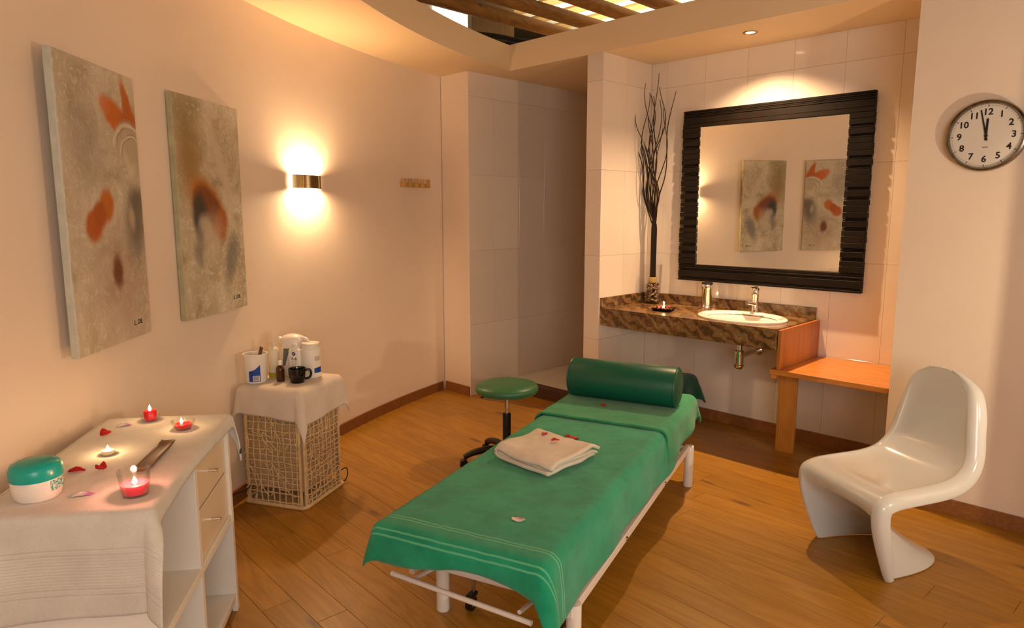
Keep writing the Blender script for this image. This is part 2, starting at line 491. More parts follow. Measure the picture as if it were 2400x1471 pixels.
# ------------------------------------------------------------------ loft above the opening
M['log'] = mat_wood('log_pine', rgb(104, 70, 28), rgb(150, 104, 46), 1.6, .55, 7, 1, knots=True)
M['roofboard'] = mat_wood('roof_board', rgb(170, 130, 74), rgb(214, 176, 112), 1.2, .6, 10, 0)
M['panelwhite'] = simple('roof_panel_white', rgb(228, 224, 212), .7)
M['loftbrown'] = mat_wood('loft_brown_board', rgb(86, 64, 34), rgb(110, 84, 44), 1., .6, 10, 2)
def log_bm(L, r):
    bm = NB(); n = 10; ph = random.random()*9
    pts = [(.008*math.sin(ph+3*k/n), L*k/n, .008*math.cos(ph+4*k/n)) for k in range(n+1)]
    return Tube(pts, [r*(1+.03*math.sin(ph+7*k/n)) for k in range(n+1)], seg=16)
for k, a in enumerate((-4.28, -3.897, -3.514, -3.13, -2.745, -2.36, -1.976, -1.59, -1.207)):
    nm = ['first', 'second', 'third', 'fourth', 'fifth', 'sixth', 'seventh', 'eighth', 'ninth', 'tenth'][k]
    o = obj('ceiling_log', log_bm(5.2, .054), M['log'], None, AB(a, .2, 3.20), RW, smooth=True)
    tag(o, f'round pine log across the ceiling opening, {nm} counting from the curved wall', 'log', 'pine logs above the opening')
roof = struct('trim_2', ab_prism([(-6.2, -.5), (1.2, -.5), (1.2, 7.3), (-6.2, 7.3)], 3.68, 3.76), M['loftbrown'])
# boards and white panels of the roof, alternating
mb = {}
for i in range(20):
    b0 = .0+i*.37
    for nm, w0, w1, mt in (('roof_board', 0, .17, 'roofboard'), ('roof_panel', .185, .36, 'panelwhite')):
        if nm not in mb:
            bm = Box(-3.3, 3.3, w0, w1, 0, .03); me_o = obj(nm, bm, M[mt], roof); mb[nm] = me_o.data
            me_o.location = AB(-2.3, b0, 3.645 if nm == 'roof_panel' else 3.625); me_o.rotation_euler = (0, 0, RW)
        else:
            o = obj(nm, mb[nm], None, roof, AB(-2.3, b0, 3.645 if nm == 'roof_panel' else 3.625), RW)
struct('wall_loft', ab_prism([(-6.2, 7.2), (1.2, 7.2), (1.2, 7.32), (-6.2, 7.32)], 2.9, 4.3), M['loftbrown'])
# lit white pane and brown board on the loft wall
M['pane'] = simple('lit_pane', rgb(250, 246, 235), .5, emit=((1, .95, .85, 1), 1.1))
def arc_plate(p0, p1, z0, z1, R, th_=.03):
    bm = NB(); r_ = []
    for i in range(7):
        ph = p0+(p1-p0)*i/6; a = arc(R, ph); c = arc(R-th_, ph)
        r_.append([bm.verts.new((a[0], a[1], z0)), bm.verts.new((c[0], c[1], z0)), bm.verts.new((c[0], c[1], z1)), bm.verts.new((a[0], a[1], z1))])
    for A, B in zip(r_, r_[1:]):
        for k in range(4): bm.faces.new((A[k], B[k], B[(k+1) % 4], A[(k+1) % 4]))
    bm.faces.new(r_[0]); bm.faces.new(r_[-1][::-1]); return bm
def phx(y): return math.asin((y-CY)/RWALL)
tag(obj('loft_window', arc_plate(phx(6.0), phx(6.38), 2.95, 3.6, RWALL-.005), M['pane'], smooth=True), 'bright white pane glowing above the curved ceiling edge', 'window')
bm = NB(); prism(bm, [(-.40, 6.40), (-.02, 6.84), (.02, 6.80), (-.36, 6.36)], ZT, 3.8)
tag(obj('loft_board', bm, M['loftbrown']), 'dark brown upright board beside the glowing pane in the loft', 'board')
tag(obj('loft_duct', Tube(catmull([(-.60, 5.50, 2.985), (-.44, 5.72, 3.0), (-.28, 5.84, 3.01), (-.12, 5.92, 3.01), (.05, 5.97, 2.99), (.20, 5.98, 2.98)], 8), .045, seg=12), M['black'], smooth=True),
    'black flexible pipe lying on the ceiling edge near its corner', 'pipe')

# ------------------------------------------------------------------ wall light
def sconce():
    ph = math.asin((4.475-CY)/RWALL); x, y = arc(RWALL, ph)
    # local +y points into the room
    rz = math.atan2(math.sin(ph)*-1, math.cos(ph))-PI/2
    t = thing('wall_sconce', 'curved brass wall light glowing up and down the cream wall', 'wall lamp', (x, y, 1.79), rz)
    bm = NB(); n = 24; hw = .150; dp = .065
    prof = []
    for i in range(n+1):
        u = -1+2*i/n
        prof.append((u*hw, .012+dp*(1-abs(u)**3.2)))
    def strip(off, z0, z1, th_):
        b = NB(); rows = []
        for (px, py) in prof:
            rows.append([b.verts.new((px, py, z0)), b.verts.new((px, py, z1)), b.verts.new((px*.985, py-th_, z1)), b.verts.new((px*.985, py-th_, z0))])
        for A, B in zip(rows, rows[1:]):
            for k in range(4): b.faces.new((A[k], B[k], B[(k+1) % 4], A[(k+1) % 4]))
        b.faces.new(rows[0]); b.faces.new(rows[-1][::-1]); return b
    obj('shade_band', strip(0, -.042, .042, .003), M['brass'], t, smooth=True)
    for xx in (-.05, .10):
        yy = .012+dp*(1-abs(xx/hw)**3.2)
        obj('band_seam', Box(xx-.0025, xx+.0025, yy-.001, yy+.0035, -.042, .042), M['chrome'], t)
    obj('wall_plate', Box(-.08, .08, .0, .012, -.03, .03, bev=.003), M['white'], t)
    bulb = obj('bulb', Lathe([(0, -.025), (.008, -.023), (.011, 0), (.008, .023), (0, .025)], seg=12),
               simple('halogen_bulb', rgb(255, 240, 215), .5, emit=((1, .78, .5, 1), 30)), t, (0, .045, 0), smooth=True)
    for sx in (-.055, .055):
        l = D.lights.new('sconce_lamp', 'POINT'); l.energy = 28; l.color = (1, .64, .34); l.shadow_soft_size = .025
        o = D.objects.new('sconce_lamp', l); COL.objects.link(o); o.parent = t; o.location = (sx, .045, 0)
sconce()

# ------------------------------------------------------------------ coat hooks
def hooks():
    ph = math.asin((5.735-CY)/RWALL); x, y = arc(RWALL, ph)
    rz = math.atan2(math.sin(ph)*-1, math.cos(ph))-PI/2
    t = thing('coat_rack', 'small pale wooden coat hook rail on the cream wall', 'coat rack', (x, y, 1.80), rz)
    w = mat_wood('beech', rgb(190, 140, 70), rgb(214, 166, 92), 2, .45, 10, 0)
    obj('rail', Box(-.185, .185, .0, .018, .0, .035, bev=.002), w, t)
    for i in range(5):
        xx = .165-i*.0825
        p = obj('peg', Box(xx-.017, xx+.017, .018, .03, 0, .035, bev=.002), w, t)
        obj('peg_tip', Box(xx-.017, xx+.017, .03, .042, .0, .068, bev=.002), w, p)
hooks()

# ------------------------------------------------------------------ paintings
def painting_mat(name, base, blobs, texture=1.0):
    k = NT(name); v = k.coord('Object')
    dn = k.n('ShaderNodeTexNoise'); dn.inputs['Scale'].default_value = 14; dn.inputs['Detail'].default_value = 4
    k.l(v, dn.inputs['Vector'])
    off = k.n('ShaderNodeVectorMath', operation='SUBTRACT'); k.l(dn.outputs['Color'], off.inputs[0]); off.inputs[1].default_value = (.5, .5, .5)
    sc = k.n('ShaderNodeVectorMath', operation='SCALE'); k.l(off.outputs[0], sc.inputs[0]); sc.inputs['Scale'].default_value = .035
    ad = k.n('ShaderNodeVectorMath', operation='ADD'); k.l(v, ad.inputs[0]); k.l(sc.outputs[0], ad.inputs[1])
    sp = k.n('ShaderNodeSeparateXYZ'); k.l(ad.outputs[0], sp.inputs[0]); X, Z = sp.outputs[0], sp.outputs[2]
    n1 = k.noise(v, 5, 5, .6, .6); n2 = k.noise(v, 26, 4, .7, 1.5)
    c = k.ramp(n1, [(.30, base[0]), (.5, base[1]), (.72, base[2])])
    c = k.mix(k.math('MULTIPLY', k.sm(n2, .5, .66), .6), c, rgb(226, 218, 200))
    hgt = k.math('ADD', n2, k.math('MULTIPLY', n1, .7))
    for (kind, x, z, rx, rz_, ang, soft, col, op) in blobs:
        ca, sa = math.cos(math.radians(ang)), math.sin(math.radians(ang))
        dx = k.math('SUBTRACT', X, x); dz = k.math('SUBTRACT', Z, z)
        u = k.math('ADD', k.math('MULTIPLY', dx, ca/rx), k.math('MULTIPLY', dz, sa/rx))
        w_ = k.math('ADD', k.math('MULTIPLY', dx, -sa/rz_), k.math('MULTIPLY', dz, ca/rz_))
        d = k.math('SQRT', k.math('ADD', k.math('MULTIPLY', u, u), k.math('MULTIPLY', w_, w_)))
        if kind == 'ring':
            d = k.math('ABSOLUTE', k.math('SUBTRACT', d, 1.0))
            m = k.sm(d, soft, soft*.3)
            m = k.math('MULTIPLY', m, k.sm(w_, -.15, .25))
            hgt = k.math('ADD', hgt, k.math('MULTIPLY', m, 1.2))
        else:
            m = k.sm(d, 1+soft, 1-soft)
        c = k.mix(k.math('MULTIPLY', m, op), c, col)
    k.col(c); k.b.inputs['Roughness'].default_value = .6
    k.bump(hgt, .8, .008); return k.m
def painting(name, label, x, y, z0, wd_, h, rz, mat, edge, sig, sigpos):
    t = thing(name, label, 'painting', (x, y, z0), rz)
    # local x along the wall (left to right), local -y into the room
    bm = NB(); nx, nz = 10, 20
    box(bm, 0, wd_, -.005, .024, 0, h, bev=.004, seg=2)
    obj('canvas_edge', bm, edge, t)
    fr = Box(.002, wd_-.002, -.008, -.004, .002, h-.002)
    obj('painted_face', fr, mat, t)
    face_text('signature', sig, .03, M['ink'], t, (sigpos[0], -.0085, sigpos[1]), (PI/2, 0, 0), shear=.15)
    return t
OR, DOR, BR = rgb(198, 104, 10), rgb(140, 48, 10), rgb(112, 56, 24)
b1 = [('e', .13, .77, .10, .16, 0, .7, rgb(140, 128, 120), .45), ('e', .30, .20, .14, .22, 12, .9, rgb(168, 132, 112), .5),
      ('e', .345, .885, .085, .055, -32, .25, OR, 1), ('e', .430, .935, .028, .115, 22, .3, rgb(190, 98, 10), 1), ('e', .43, .885, .07, .05, 0, .35, rgb(184, 92, 8), 1),
      ('e', .275, .93, .035, .03, -30, .5, rgb(206, 112, 60), .8),
      ('e', .425, .80, .105, .085, 0, .2, rgb(186, 172, 148), .95), ('ring', .425, .775, .105, .095, 0, .16, rgb(214, 202, 176), .9), ('ring', .44, .74, .085, .085, 0, .14, rgb(220, 208, 182), .8),
      ('e', .42, .68, .02, .12, 28, .5, rgb(214, 200, 172), .6),
      ('e', .235, .545, .045, .062, -12, .3, rgb(190, 106, 12), 1), ('e', .15, .47, .052, .062, -20, .3, rgb(182, 90, 8), 1), ('e', .19, .51, .04, .05, -35, .3, rgb(172, 84, 6), 1),
      ('e', .425, .47, .07, .13, 0, .7, rgb(104, 94, 84), .9), ('e', .45, .56, .06, .06, 0, .6, rgb(110, 100, 88), .9), ('e', .40, .50, .022, .05, 0, .6, rgb(188, 172, 146), .8),
      ('e', .275, .285, .034, .066, 4, .45, rgb(112, 62, 22), 1)]
b1 = [(k_, x_*1.18, z_, rx_*1.15, rz__, an_, so_, co_, op_) for (k_, x_, z_, rx_, rz__, an_, so_, co_, op_) in b1]
m1 = painting_mat('canvas_paint_red', (rgb(168, 154, 128), rgb(196, 184, 160), rgb(214, 204, 184)), b1)
b2 = [('e', .10, .76, .10, .16, 0, .8, rgb(150, 112, 40), .85), ('e', .07, .98, .10, .12, 0, .9, rgb(138, 118, 66), .6),
      ('e', .36, .77, .035, .22, 22, .5, rgb(204, 190, 164), .85), ('e', .43, .62, .03, .12, 10, .6, rgb(206, 192, 166), .7),
      ('e', .245, .535, .185, .105, -42, .3, rgb(180, 112, 20), 1), ('e', .255, .53, .148, .078, -44, .3, rgb(120, 60, 10), 1), ('e', .34, .45, .058, .08, -10, .4, rgb(166, 92, 12), 1),
      ('e', .160, .50, .062, .105, 6, .4, rgb(56, 50, 42), .97), ('e', .20, .44, .05, .06, 0, .5, rgb(190, 174, 148), .85),
      ('e', .15, .38, .03, .07, 0, .7, rgb(120, 112, 106), .7), ('e', .43, .28, .05, .14, -22, .6, rgb(122, 116, 110), .85), ('e', .13, .30, .03, .06, 20, .6, rgb(128, 120, 110), .7),
      ('e', .27, .36, .06, .12, 0, .7, rgb(200, 186, 160), .6)]
m2 = painting_mat('canvas_paint_ochre', (rgb(152, 138, 100), rgb(190, 176, 146), rgb(216, 206, 184)), b2)
edge1 = simple('canvas_side_silver', rgb(186, 186, 170), .5, var=(14, .12), bump=(60, .5, .004))
edge2 = simple('canvas_side_olive', rgb(168, 164, 128), .5, var=(10, .2), bump=(60, .5, .004))
painting('canvas_painting', 'tall canvas with red crown shape and red kidney blot, nearest the candles', -1.550, 2.388, 1.080, .572, 1.07, PI/2+math.radians(4.2), m1, edge1, 'L. DIL', (.455, .062))
painting('canvas_painting', 'tall canvas with ochre and dark brown curved blot, beside the wall light', -1.555, 3.215, 1.085, .56, 1.06, PI/2-math.radians(7.7), m2, edge2, 'L. DIL', (.455, .062))

# ------------------------------------------------------------------ mirror
def mirror():
    t = thing('wall_mirror_framed', 'large square mirror in a ridged dark wenge frame above the basin', 'mirror', AB(-2.85, BM, 1.077), RW)
    W, Hh = 1.345, 1.273; fw = .145; fh = .128
    obj('backing', Box(.01, W-.01, -.012, -.002, .01, Hh-.01), M['wenge'], t)
    gw, gh = W/2-fw+.006, Hh/2-fh+.006
    o = obj('mirror_glass', Box(-gw, gw, -.0015, .0015, -gh, gh), M['mirror'], t, (W/2, -.031, Hh/2))
    o.rotation_euler = (math.radians(.45), 0, math.radians(1.5))    # glass sits slightly askew in its rebate
    for z0 in (0, Hh-fh):
        hs = (.016, .012, .052, .012, .014, .022) if z0 == 0 else (.03, .048, .012, .010, .012, .016)
        z = z0
        for k, hh in enumerate(hs):
            y = (.056, .051, .054, .050, .053, .050)[k]
            obj('frame_slat', Box(0, W, -y, -.0125, z+.001, z+hh-.0015, bev=.0012), M['wenge'], t); z += hh
    r_ = random.Random(5)
    for side in (0, 1):
        z = fh; x0 = 0 if side == 0 else W-fw
        k = 0
        while z < Hh-fh-.001:
            hh = (.044, .034, .011, .010, .040, .012, .009, .036)[k % 8]
            hh = min(hh, Hh-fh-z)
            if hh < .004: break
            ex = r_.uniform(-.002, .003)
            y = .056 if hh > .03 else .050
            obj('frame_slat', Box(x0-(ex if side == 0 else 0), x0+fw+(ex if side else 0), -y, -.0125, z+.0012, z+hh-.0012, bev=.0012), M['wenge'], t)
            z += hh; k += 1
mirror()

# ------------------------------------------------------------------ counter, basin, bench
def mat_granite():
    k = NT('brown_granite'); v = k.coord('Object', (1, 1, 1), (.3, .5, .6))
    n0 = k.noise(v, 2.2, 5, .6, 2.2)
    wv = k.n('ShaderNodeTexWave', wave_type='BANDS', bands_direction='DIAGONAL'); wv.inputs['Scale'].default_value = 5.5
    wv.inputs['Distortion'].default_value = 7; wv.inputs['Detail'].default_value = 6; wv.inputs['Detail Scale'].default_value = 3.0
    k.l(v, wv.inputs['Vector'])
    sp = k.noise(v, 70, 4, .7)
    f = k.math('ADD', k.math('MULTIPLY', wv.outputs['Fac'], .28), k.math('ADD', k.math('MULTIPLY', n0, .44), k.math('MULTIPLY', sp, .40)))
    c = k.ramp(f, [(.34, rgb(60, 46, 30)), (.47, rgb(98, 72, 44)), (.58, rgb(140, 96, 54)), (.68, rgb(118, 100, 66)), (.82, rgb(176, 148, 104))])
    k.col(c); k.b.inputs['Roughness'].default_value = .16; k.bump(sp, .03, .002); return k.m
M['granite'] = mat_granite()
ZK = .878
# granite counter; origin at its left rear corner on the wall, local x right, y towards the wall
CW = 1.385; CDp = .615
kt = thing('vanity_counter', 'brown veined granite counter with deep front apron under the mirror', 'counter', AB(PR, BM), RW)
SA, SB = (-2.165-PR), -.345     # basin centre in counter coordinates
bm = NB()
outer = [bm.verts.new(p) for p in ((0, -CDp, ZK), (CW, -CDp, ZK), (CW, -.0, ZK), (0, -.0, ZK))]
inner = [bm.verts.new((SA+.235*math.cos(2*PI*i/32), SB+.175*math.sin(2*PI*i/32), ZK)) for i in range(32)]
eds = [bm.edges.new((outer[i], outer[(i+1) % 4])) for i in range(4)]+[bm.edges.new((inner[i], inner[(i+1) % 32])) for i in range(32)]
bmesh.ops.triangle_fill(bm, use_beauty=True, edges=eds)
r = bmesh.ops.extrude_face_region(bm, geom=list(bm.faces))
for v in [g for g in r['geom'] if isinstance(g, bmesh.types.BMVert)]: v.co.z -= .025
obj('worktop', bm, M['granite'], kt)
obj('apron', Box(0, CW-.001, -CDp, -CDp+.022, ZK-.135, ZK-.0255, bev=.002), M['granite'], kt)
obj('backsplash', Box(.0, CW, -.02, -.0005, ZK+.0005, ZK+.075, bev=.002), M['granite'], kt)
obj('backsplash', Box(.0005, .02, -CDp, -.0205, ZK+.0005, ZK+.075, bev=.002), M['granite'], kt)
ba = thing('washbasin', 'oval white ceramic basin set into the granite counter', 'basin', AB(PR+SA, BM+SB, ZK), RW)
bm = Lathe([(.262, -.002), (.305, .0), (.308, .010), (.300, .018), (.280, .020), (.256, .014), (.225, -.01), (.20, -.06), (.15, -.105), (.08, -.125), (.022, -.128), (.022, -.15), (.03, -.15), (.09, -.14), (.17, -.12), (.22, -.06), (.234, -.01), (.234, -.003)], seg=48, sy=.76)
obj('bowl', bm, M['ceramic'], ba, smooth=True)
obj('tap_ledge', Lathe([(0, .021), (.07, .021), (.085, .016), (.09, .008)], seg=24, sy=.55), M['ceramic'], ba, (.0, .195, .0), smooth=True)
obj('drain', Lathe([(0, -.122), (.02, -.122), (.024, -.127)], seg=20), M['chrome'], ba, smooth=True)
obj('overflow', Tube([(-.02, .128, -.045), (.02, .128, -.045)], .008, seg=10), M['ink'], ba)
tp = thing('mixer_tap', 'chrome single-lever mixer tap behind the oval basin', 'tap', AB(PR+SA, BM+SB+.195, ZK+.021), RW)
obj('tap_body', Lathe([(0, 0), (.028, 0), (.028, .006), (.024, .012), (.022, .11), (.025, .115), (.025, .165), (.022, .17), (0, .17)], seg=24), M['chrome'], tp, smooth=True)
obj('spout', Tube([(0, -.015, .062), (0, -.07, .072), (0, -.125, .078)], [.017, .015, .013], seg=14), M['chrome'], tp, smooth=True)
obj('lever', Box(-.009, .009, -.075, .02, .170, .182, bev=.004, seg=2), M['chrome'], tp, smooth=True)
dp = thing('soap_dispenser', 'polished chrome cylinder dispenser left of the tap', 'dispenser', AB(-2.555, 4.615, ZK), RW)
obj('dispenser_body', Lathe([(0, 0), (.038, 0), (.040, .005), (.037, .02), (.037, .15), (.040, .155), (.040, .192), (.038, .196)], seg=28), M['chrome'], dp, smooth=True)
obj('dispenser_top', Lathe([(.041, .19), (.041, .2), (.036, .203), (0, .203)], seg=28), M['black'], dp, smooth=True)
tt = thing('bottle_trap', 'chrome bottle trap hanging below the counter', 'pipe', AB(PR+SA, BM+SB, .52), RW)
obj('trap_cup', Lathe([(0, 0), (.022, .003), (.034, .018), (.034, .03), (.03, .034), (.03, .10), (.034, .104), (.034, .128), (.018, .134), (.018, .26)], seg=24), M['chrome'], tt, smooth=True)
obj('waste_pipe', Tube([(0, 0, .085), (-.008, .05, .085), (-.02, .33, .085)], .016, seg=12), M['chrome'], tt, smooth=True)
obj('escutcheon', Tube([(-.02, .315, .085), (-.02, .34, .085)], [.036, .042], seg=20), M['chrome'], tt, smooth=True)

bn = thing('side_bench', 'orange oak bench shelf stepping down from the counter end, on one plank leg', 'bench', AB(-1.79, BM), RW)
obj('seat_board', Box(-.035, AR+1.79-.003, -.618, -.003, .590, .622, bev=.002), M['benchwood'], bn)
obj('side_panel', Box(.003, .025, -.614, -.003, .6225, ZK-.004, bev=.002), mat_wood('oak_panel', rgb(142, 80, 28), rgb(174, 106, 42), 1.4, .35, 12, 2), bn)
obj('back_rail', Box(-.033, .0, -.60, -.3, .560, .589, bev=.002), M['benchwood'], bn)
obj('leg', Box(-.095, .027, -.336, -.306, 0, .559, bev=.003), M['legwood'], bn)

# vase with pebbles and twigs
VP = AB(-3.045, 4.632, ZK)
vs = thing('glass_vase', 'tapered clear glass vase at the left end of the counter', 'vase', VP)
obj('vase_wall', Lathe([(.055, .0), (.06, .01), (.075, .31), (.0735, .31), (.0585, .012), (.0, .012)], seg=32), M['thinglass'], vs, smooth=True)
obj('vase_base', Lathe([(0, 0), (.056, 0), (.058, .011), (0, .011)], seg=32), M['thinglass'], vs, smooth=True)
bm = NB(); r_ = random.Random(2)
for i in range(190):
    z = .022+.135*(i/190.0); R = .048+.012*z/.3
    ang = r_.random()*2*PI; rad_ = R*math.sqrt(r_.uniform(.25, 1))
    s = r_.uniform(.009, .014)
    mt_ = Matrix.Translation((rad_*math.cos(ang), rad_*math.sin(ang), z)) @ Matrix.Rotation(r_.random()*3, 4, 'X') @ Matrix.Diagonal((s, s*.8, s*.6, 1))
    bmesh.ops.create_icosphere(bm, subdivisions=1, radius=1, matrix=mt_)
pm = NT('pebbles'); vv = pm.n('ShaderNodeTexVoronoi'); vv.inputs['Scale'].default_value = 45; pm.l(pm.coord('Object'), vv.inputs['Vector'])
pm.col(pm.ramp(pm.n('ShaderNodeSeparateColor').outputs[0] if False else vv.outputs['Distance'], [(.0, rgb(70, 48, 30)), (.35, rgb(112, 82, 52)), (.7, rgb(156, 126, 92))])); pm.b.inputs['Roughness'].default_value = .3
o = obj('pebbles', bm, pm.m, None, VP, smooth=True, kind='stuff'); tag(o, 'brown pebbles filling the lower half of the glass vase', 'pebbles')
tw = thing('twig_bundle', 'tall bundle of wavy dark willow twigs standing in the glass vase', 'twigs', VP)
tm = NT('willow_twig'); z_ = tm.n('ShaderNodeSeparateXYZ'); tm.l(tm.coord('Object'), z_.inputs[0])
tm.col(tm.ramp(tm.math('MULTIPLY', z_.outputs[2], .5), [(.1, rgb(24, 15, 9)), (.7, rgb(40, 26, 12)), (.95, rgb(122, 90, 34))])); tm.b.inputs['Roughness'].default_value = .4
tops = [(-.17, 1.62), (-.13, 1.70), (-.105, 1.76), (-.10, 1.66), (-.055, 1.79), (-.03, 1.73), (.0, 1.80), (.02, 1.70), (.055, 1.86), (.07, 1.78), (.095, 1.66), (.135, 1.60), (.165, 1.72), (-.14, 1.50), (.05, 1.55), (-.04, 1.58), (.11, 1.45)]
r_ = random.Random(11)
for k, (tx, tz) in enumerate(tops):
    tx = tx*1.15-.055; tz = tz-.10
    ang = 2*PI*k/len(tops); bx, by = .022*math.cos(ang), .022*math.sin(ang)
    ty = r_.uniform(-.10, .05)
    ph = r_.random()*6.3; amp = r_.uniform(.024, .046); pts = []; fr = r_.uniform(8.5, 11)
    for i in range(46):
        s = i/45; z = .05+(tz-.05)*s
        g = max(0., (z-.62)/(tz-.62)); g = g**.75
        wv = amp*math.sin(ph+fr*z)*min(1, max(0, (z-.60)/.35))
        pts.append((bx*(1-.4*min(1, z/.3)+.5*max(0, .2-abs(z-.55)))+tx*g+wv, by+ty*g+.7*amp*math.cos(ph*1.7+fr*.9*z)*min(1, max(0, (z-.6)/.35)), z))
    c_, s_ = math.cos(RW), math.sin(RW)
    pts = [(x*c_-y*s_, x*s_+y*c_, z) for x, y, z in pts]
    obj('twig', Tube(pts, [.0070-.0043*i/45 for i in range(46)], seg=6), tm.m, tw, smooth=True)
obj('binding', Lathe([(.029, .165), (.031, .17), (.031, .205), (.029, .21)], seg=20), M['rope'], tw, smooth=True)

# flame + wax helpers
flame_m = simple('flame', (1, .75, .35, 1), .5, emit=((1, .74, .36, 1), 14))
def flame(parent, loc, h=.022, r=.0055, power=.35, col=(1, .6, .28)):
    obj('flame', Lathe([(0, 0), (r*.6, h*.08), (r, h*.3), (r*.75, h*.58), (r*.25, h*.85), (0, h)], seg=10), flame_m, parent, loc, smooth=True)
    l = D.lights.new('flame_lamp', 'POINT'); l.energy = power; l.color = col; l.shadow_soft_size = .008
    o = D.objects.new('flame_lamp', l); COL.objects.link(o); o.parent = parent; o.location = (loc[0], loc[1], loc[2]+h*1.25)
def glass_cup(r0, r1, h, th_=.0018, foot=.004):
    return Lathe([(0, 0), (r0, 0), (r0+.0008, .002), (r1, h), (r1-th_, h), (r0-th_, foot), (0, foot)], seg=32)

ct = thing('candle_tray', 'dark square dish of dried petals on the granite counter', 'dish', AB(-2.745, 4.335, ZK), RW+.25)
bm = NB(); 
for (s, z) in ((.058, 0), (.072, .016)):
    pass
prism(bm, [(-.056, -.056), (.056, -.056), (.056, .056), (-.056, .056)], 0, .006)
for sx, sy in ((1, 0), (-1, 0), (0, 1), (0, -1)):
    q = [(.056, -.056), (.056, .056), (.074, .074), (.074, -.074)]
    ang = math.atan2(sy, sx); c_, s_ = math.cos(ang), math.sin(ang)
    lo = [Vector((x*c_-y*s_, x*s_+y*c_, 0.0005 if i < 2 else .018)) for i, (x, y) in enumerate(q)]
    n0 = [bm.verts.new(p) for p in lo]; n1 = [bm.verts.new(p+Vector((0, 0, .004))) for p in lo]
    bm.faces.new(n0); bm.faces.new(n1[::-1])
    for i in range(4): bm.faces.new((n0[i], n0[(i+1) % 4], n1[(i+1) % 4], n1[i]))
obj('dish_body', bm, M['wenge'], ct)
bm = NB(); r_ = random.Random(4)
for i in range(90):
    x, y = r_.uniform(-.062, .062), r_.uniform(-.062, .062)
    if math.hypot(x, y) < .030: continue
    mt_ = Matrix.Translation((x, y, .010+r_.random()*.018)) @ Matrix.Rotation(r_.random()*6, 4, Vector((r_.random(), r_.random(), r_.random())).normalized()) @ Matrix.Diagonal((.011, .008, .003, 1))
    bmesh.ops.create_icosphere(bm, subdivisions=1, radius=1, matrix=mt_)
o = obj('dried_petals', bm, simple('potpourri', rgb(110, 50, 30), .7, var=(60, .6)), None, AB(-2.745, 4.335, ZK), RW+.25, kind='stuff')
tag(o, 'dried red-brown petals heaped in the square dish around the candle', 'petals')
cc = thing('tealight_glass', 'small clear glass with lit tealight in the dish on the counter', 'candle', AB(-2.745, 4.335, ZK+.0065), RW)
obj('glass_cup', glass_cup(.024, .029, .062), M['thinglass'], cc, smooth=True)
obj('wax', Lathe([(0, .005), (.019, .005), (.019, .018), (0, .018)], seg=20), simple('tealight_wax', rgb(245, 225, 190), .5, sss=.3), cc)
flame(cc, (0, 0, .02), .026, .007, .9)

# ------------------------------------------------------------------ downlight
dl = thing('recessed_downlight', 'small round recessed halogen spot in the alcove ceiling', 'ceiling lamp', AB(-2.18, 4.352, ZC))
obj('trim_ring', Lathe([(.030, -.001), (.044, -.001), (.046, -.004), (.042, -.007), (.031, -.004), (.030, -.001)], seg=32), M['brass'], dl, smooth=True)
obj('lens', Lathe([(0, -.0022), (.030, -.0022), (.031, -.0012), (0, -.0012)], seg=24), simple('halogen_lens', rgb(255, 240, 210), .4, emit=((1, .8, .52, 1), 12)), dl)
l = D.lights.new('downlight_beam', 'SPOT'); l.energy = 170; l.color = (1, .62, .32); l.spot_size = math.radians(66); l.spot_blend = .6; l.shadow_soft_size = .022
o = D.objects.new('downlight_beam', l); COL.objects.link(o); o.parent = dl; o.location = (0, 0, -.012)
l = D.lights.new('downlight_spot', 'SPOT'); l.energy = 140; l.color = (1, .64, .36); l.spot_size = math.radians(130); l.spot_blend = .75; l.shadow_soft_size = .022
o = D.objects.new('downlight_spot', l); COL.objects.link(o); o.parent = dl; o.location = (0, 0, -.012)

# ------------------------------------------------------------------ clock
ck = thing('wall_clock', 'round chrome wall clock with black numerals reading two minutes to twelve', 'clock', AB(-.79, BF, 1.97), RW)
R0 = .172
def face_lathe(prof, seg=64):
    bm = Lathe(prof, seg=seg)
    for v in bm.verts: v.co = Vector((v.co.x, -v.co.z, v.co.y))     # axis towards the room
    return bm
obj('case', face_lathe([(0, .0), (R0-.008, .0), (R0, .02), (R0, .042), (R0-.004, .050), (R0-.012, .052), (R0-.018, .046), (R0-.019, .030), (0, .030)]), simple('dark_chrome', rgb(150, 140, 124), .12, 1.), ck, smooth=True)
obj('dial', face_lathe([(0, .0305), (R0-.0195, .0305), (R0-.0195, .0315), (0, .0315)]), simple('dial_white', rgb(232, 222, 208), .6), ck)
bm = NB()
for i in range(60):
    a = 2*PI*i/60; big = i % 5 == 0
    r0, r1, hw = (.138, .150, .0014) if big else (.1435, .150, .0004)
    d = Vector((math.sin(a), 0, math.cos(a))); s = Vector((math.cos(a), 0, -math.sin(a)))
    q = [bm.verts.new(d*rr_+s*hh+Vector((0, -.0322, 0))) for rr_, hh in ((r0, -hw), (r0, hw), (r1, hw), (r1, -hw))]
    bm.faces.new(q)
obj('minute_marks', bm, M['ink'], ck)
for rr_ in (.1430, .1502): obj('minute_ring', Tube([(rr_*math.cos(2*PI*i/72), -.0318, rr_*math.sin(2*PI*i/72)) for i in range(72)], .0003, seg=4, closed=True), M['ink'], ck)
for i in range(1, 13):
    a = 2*PI*i/12
    face_text('numeral', str(i), .043, M['ink'], ck, (.113*math.sin(a), -.0325, .113*math.cos(a)), (PI/2, 0, 0), bold=.0009)
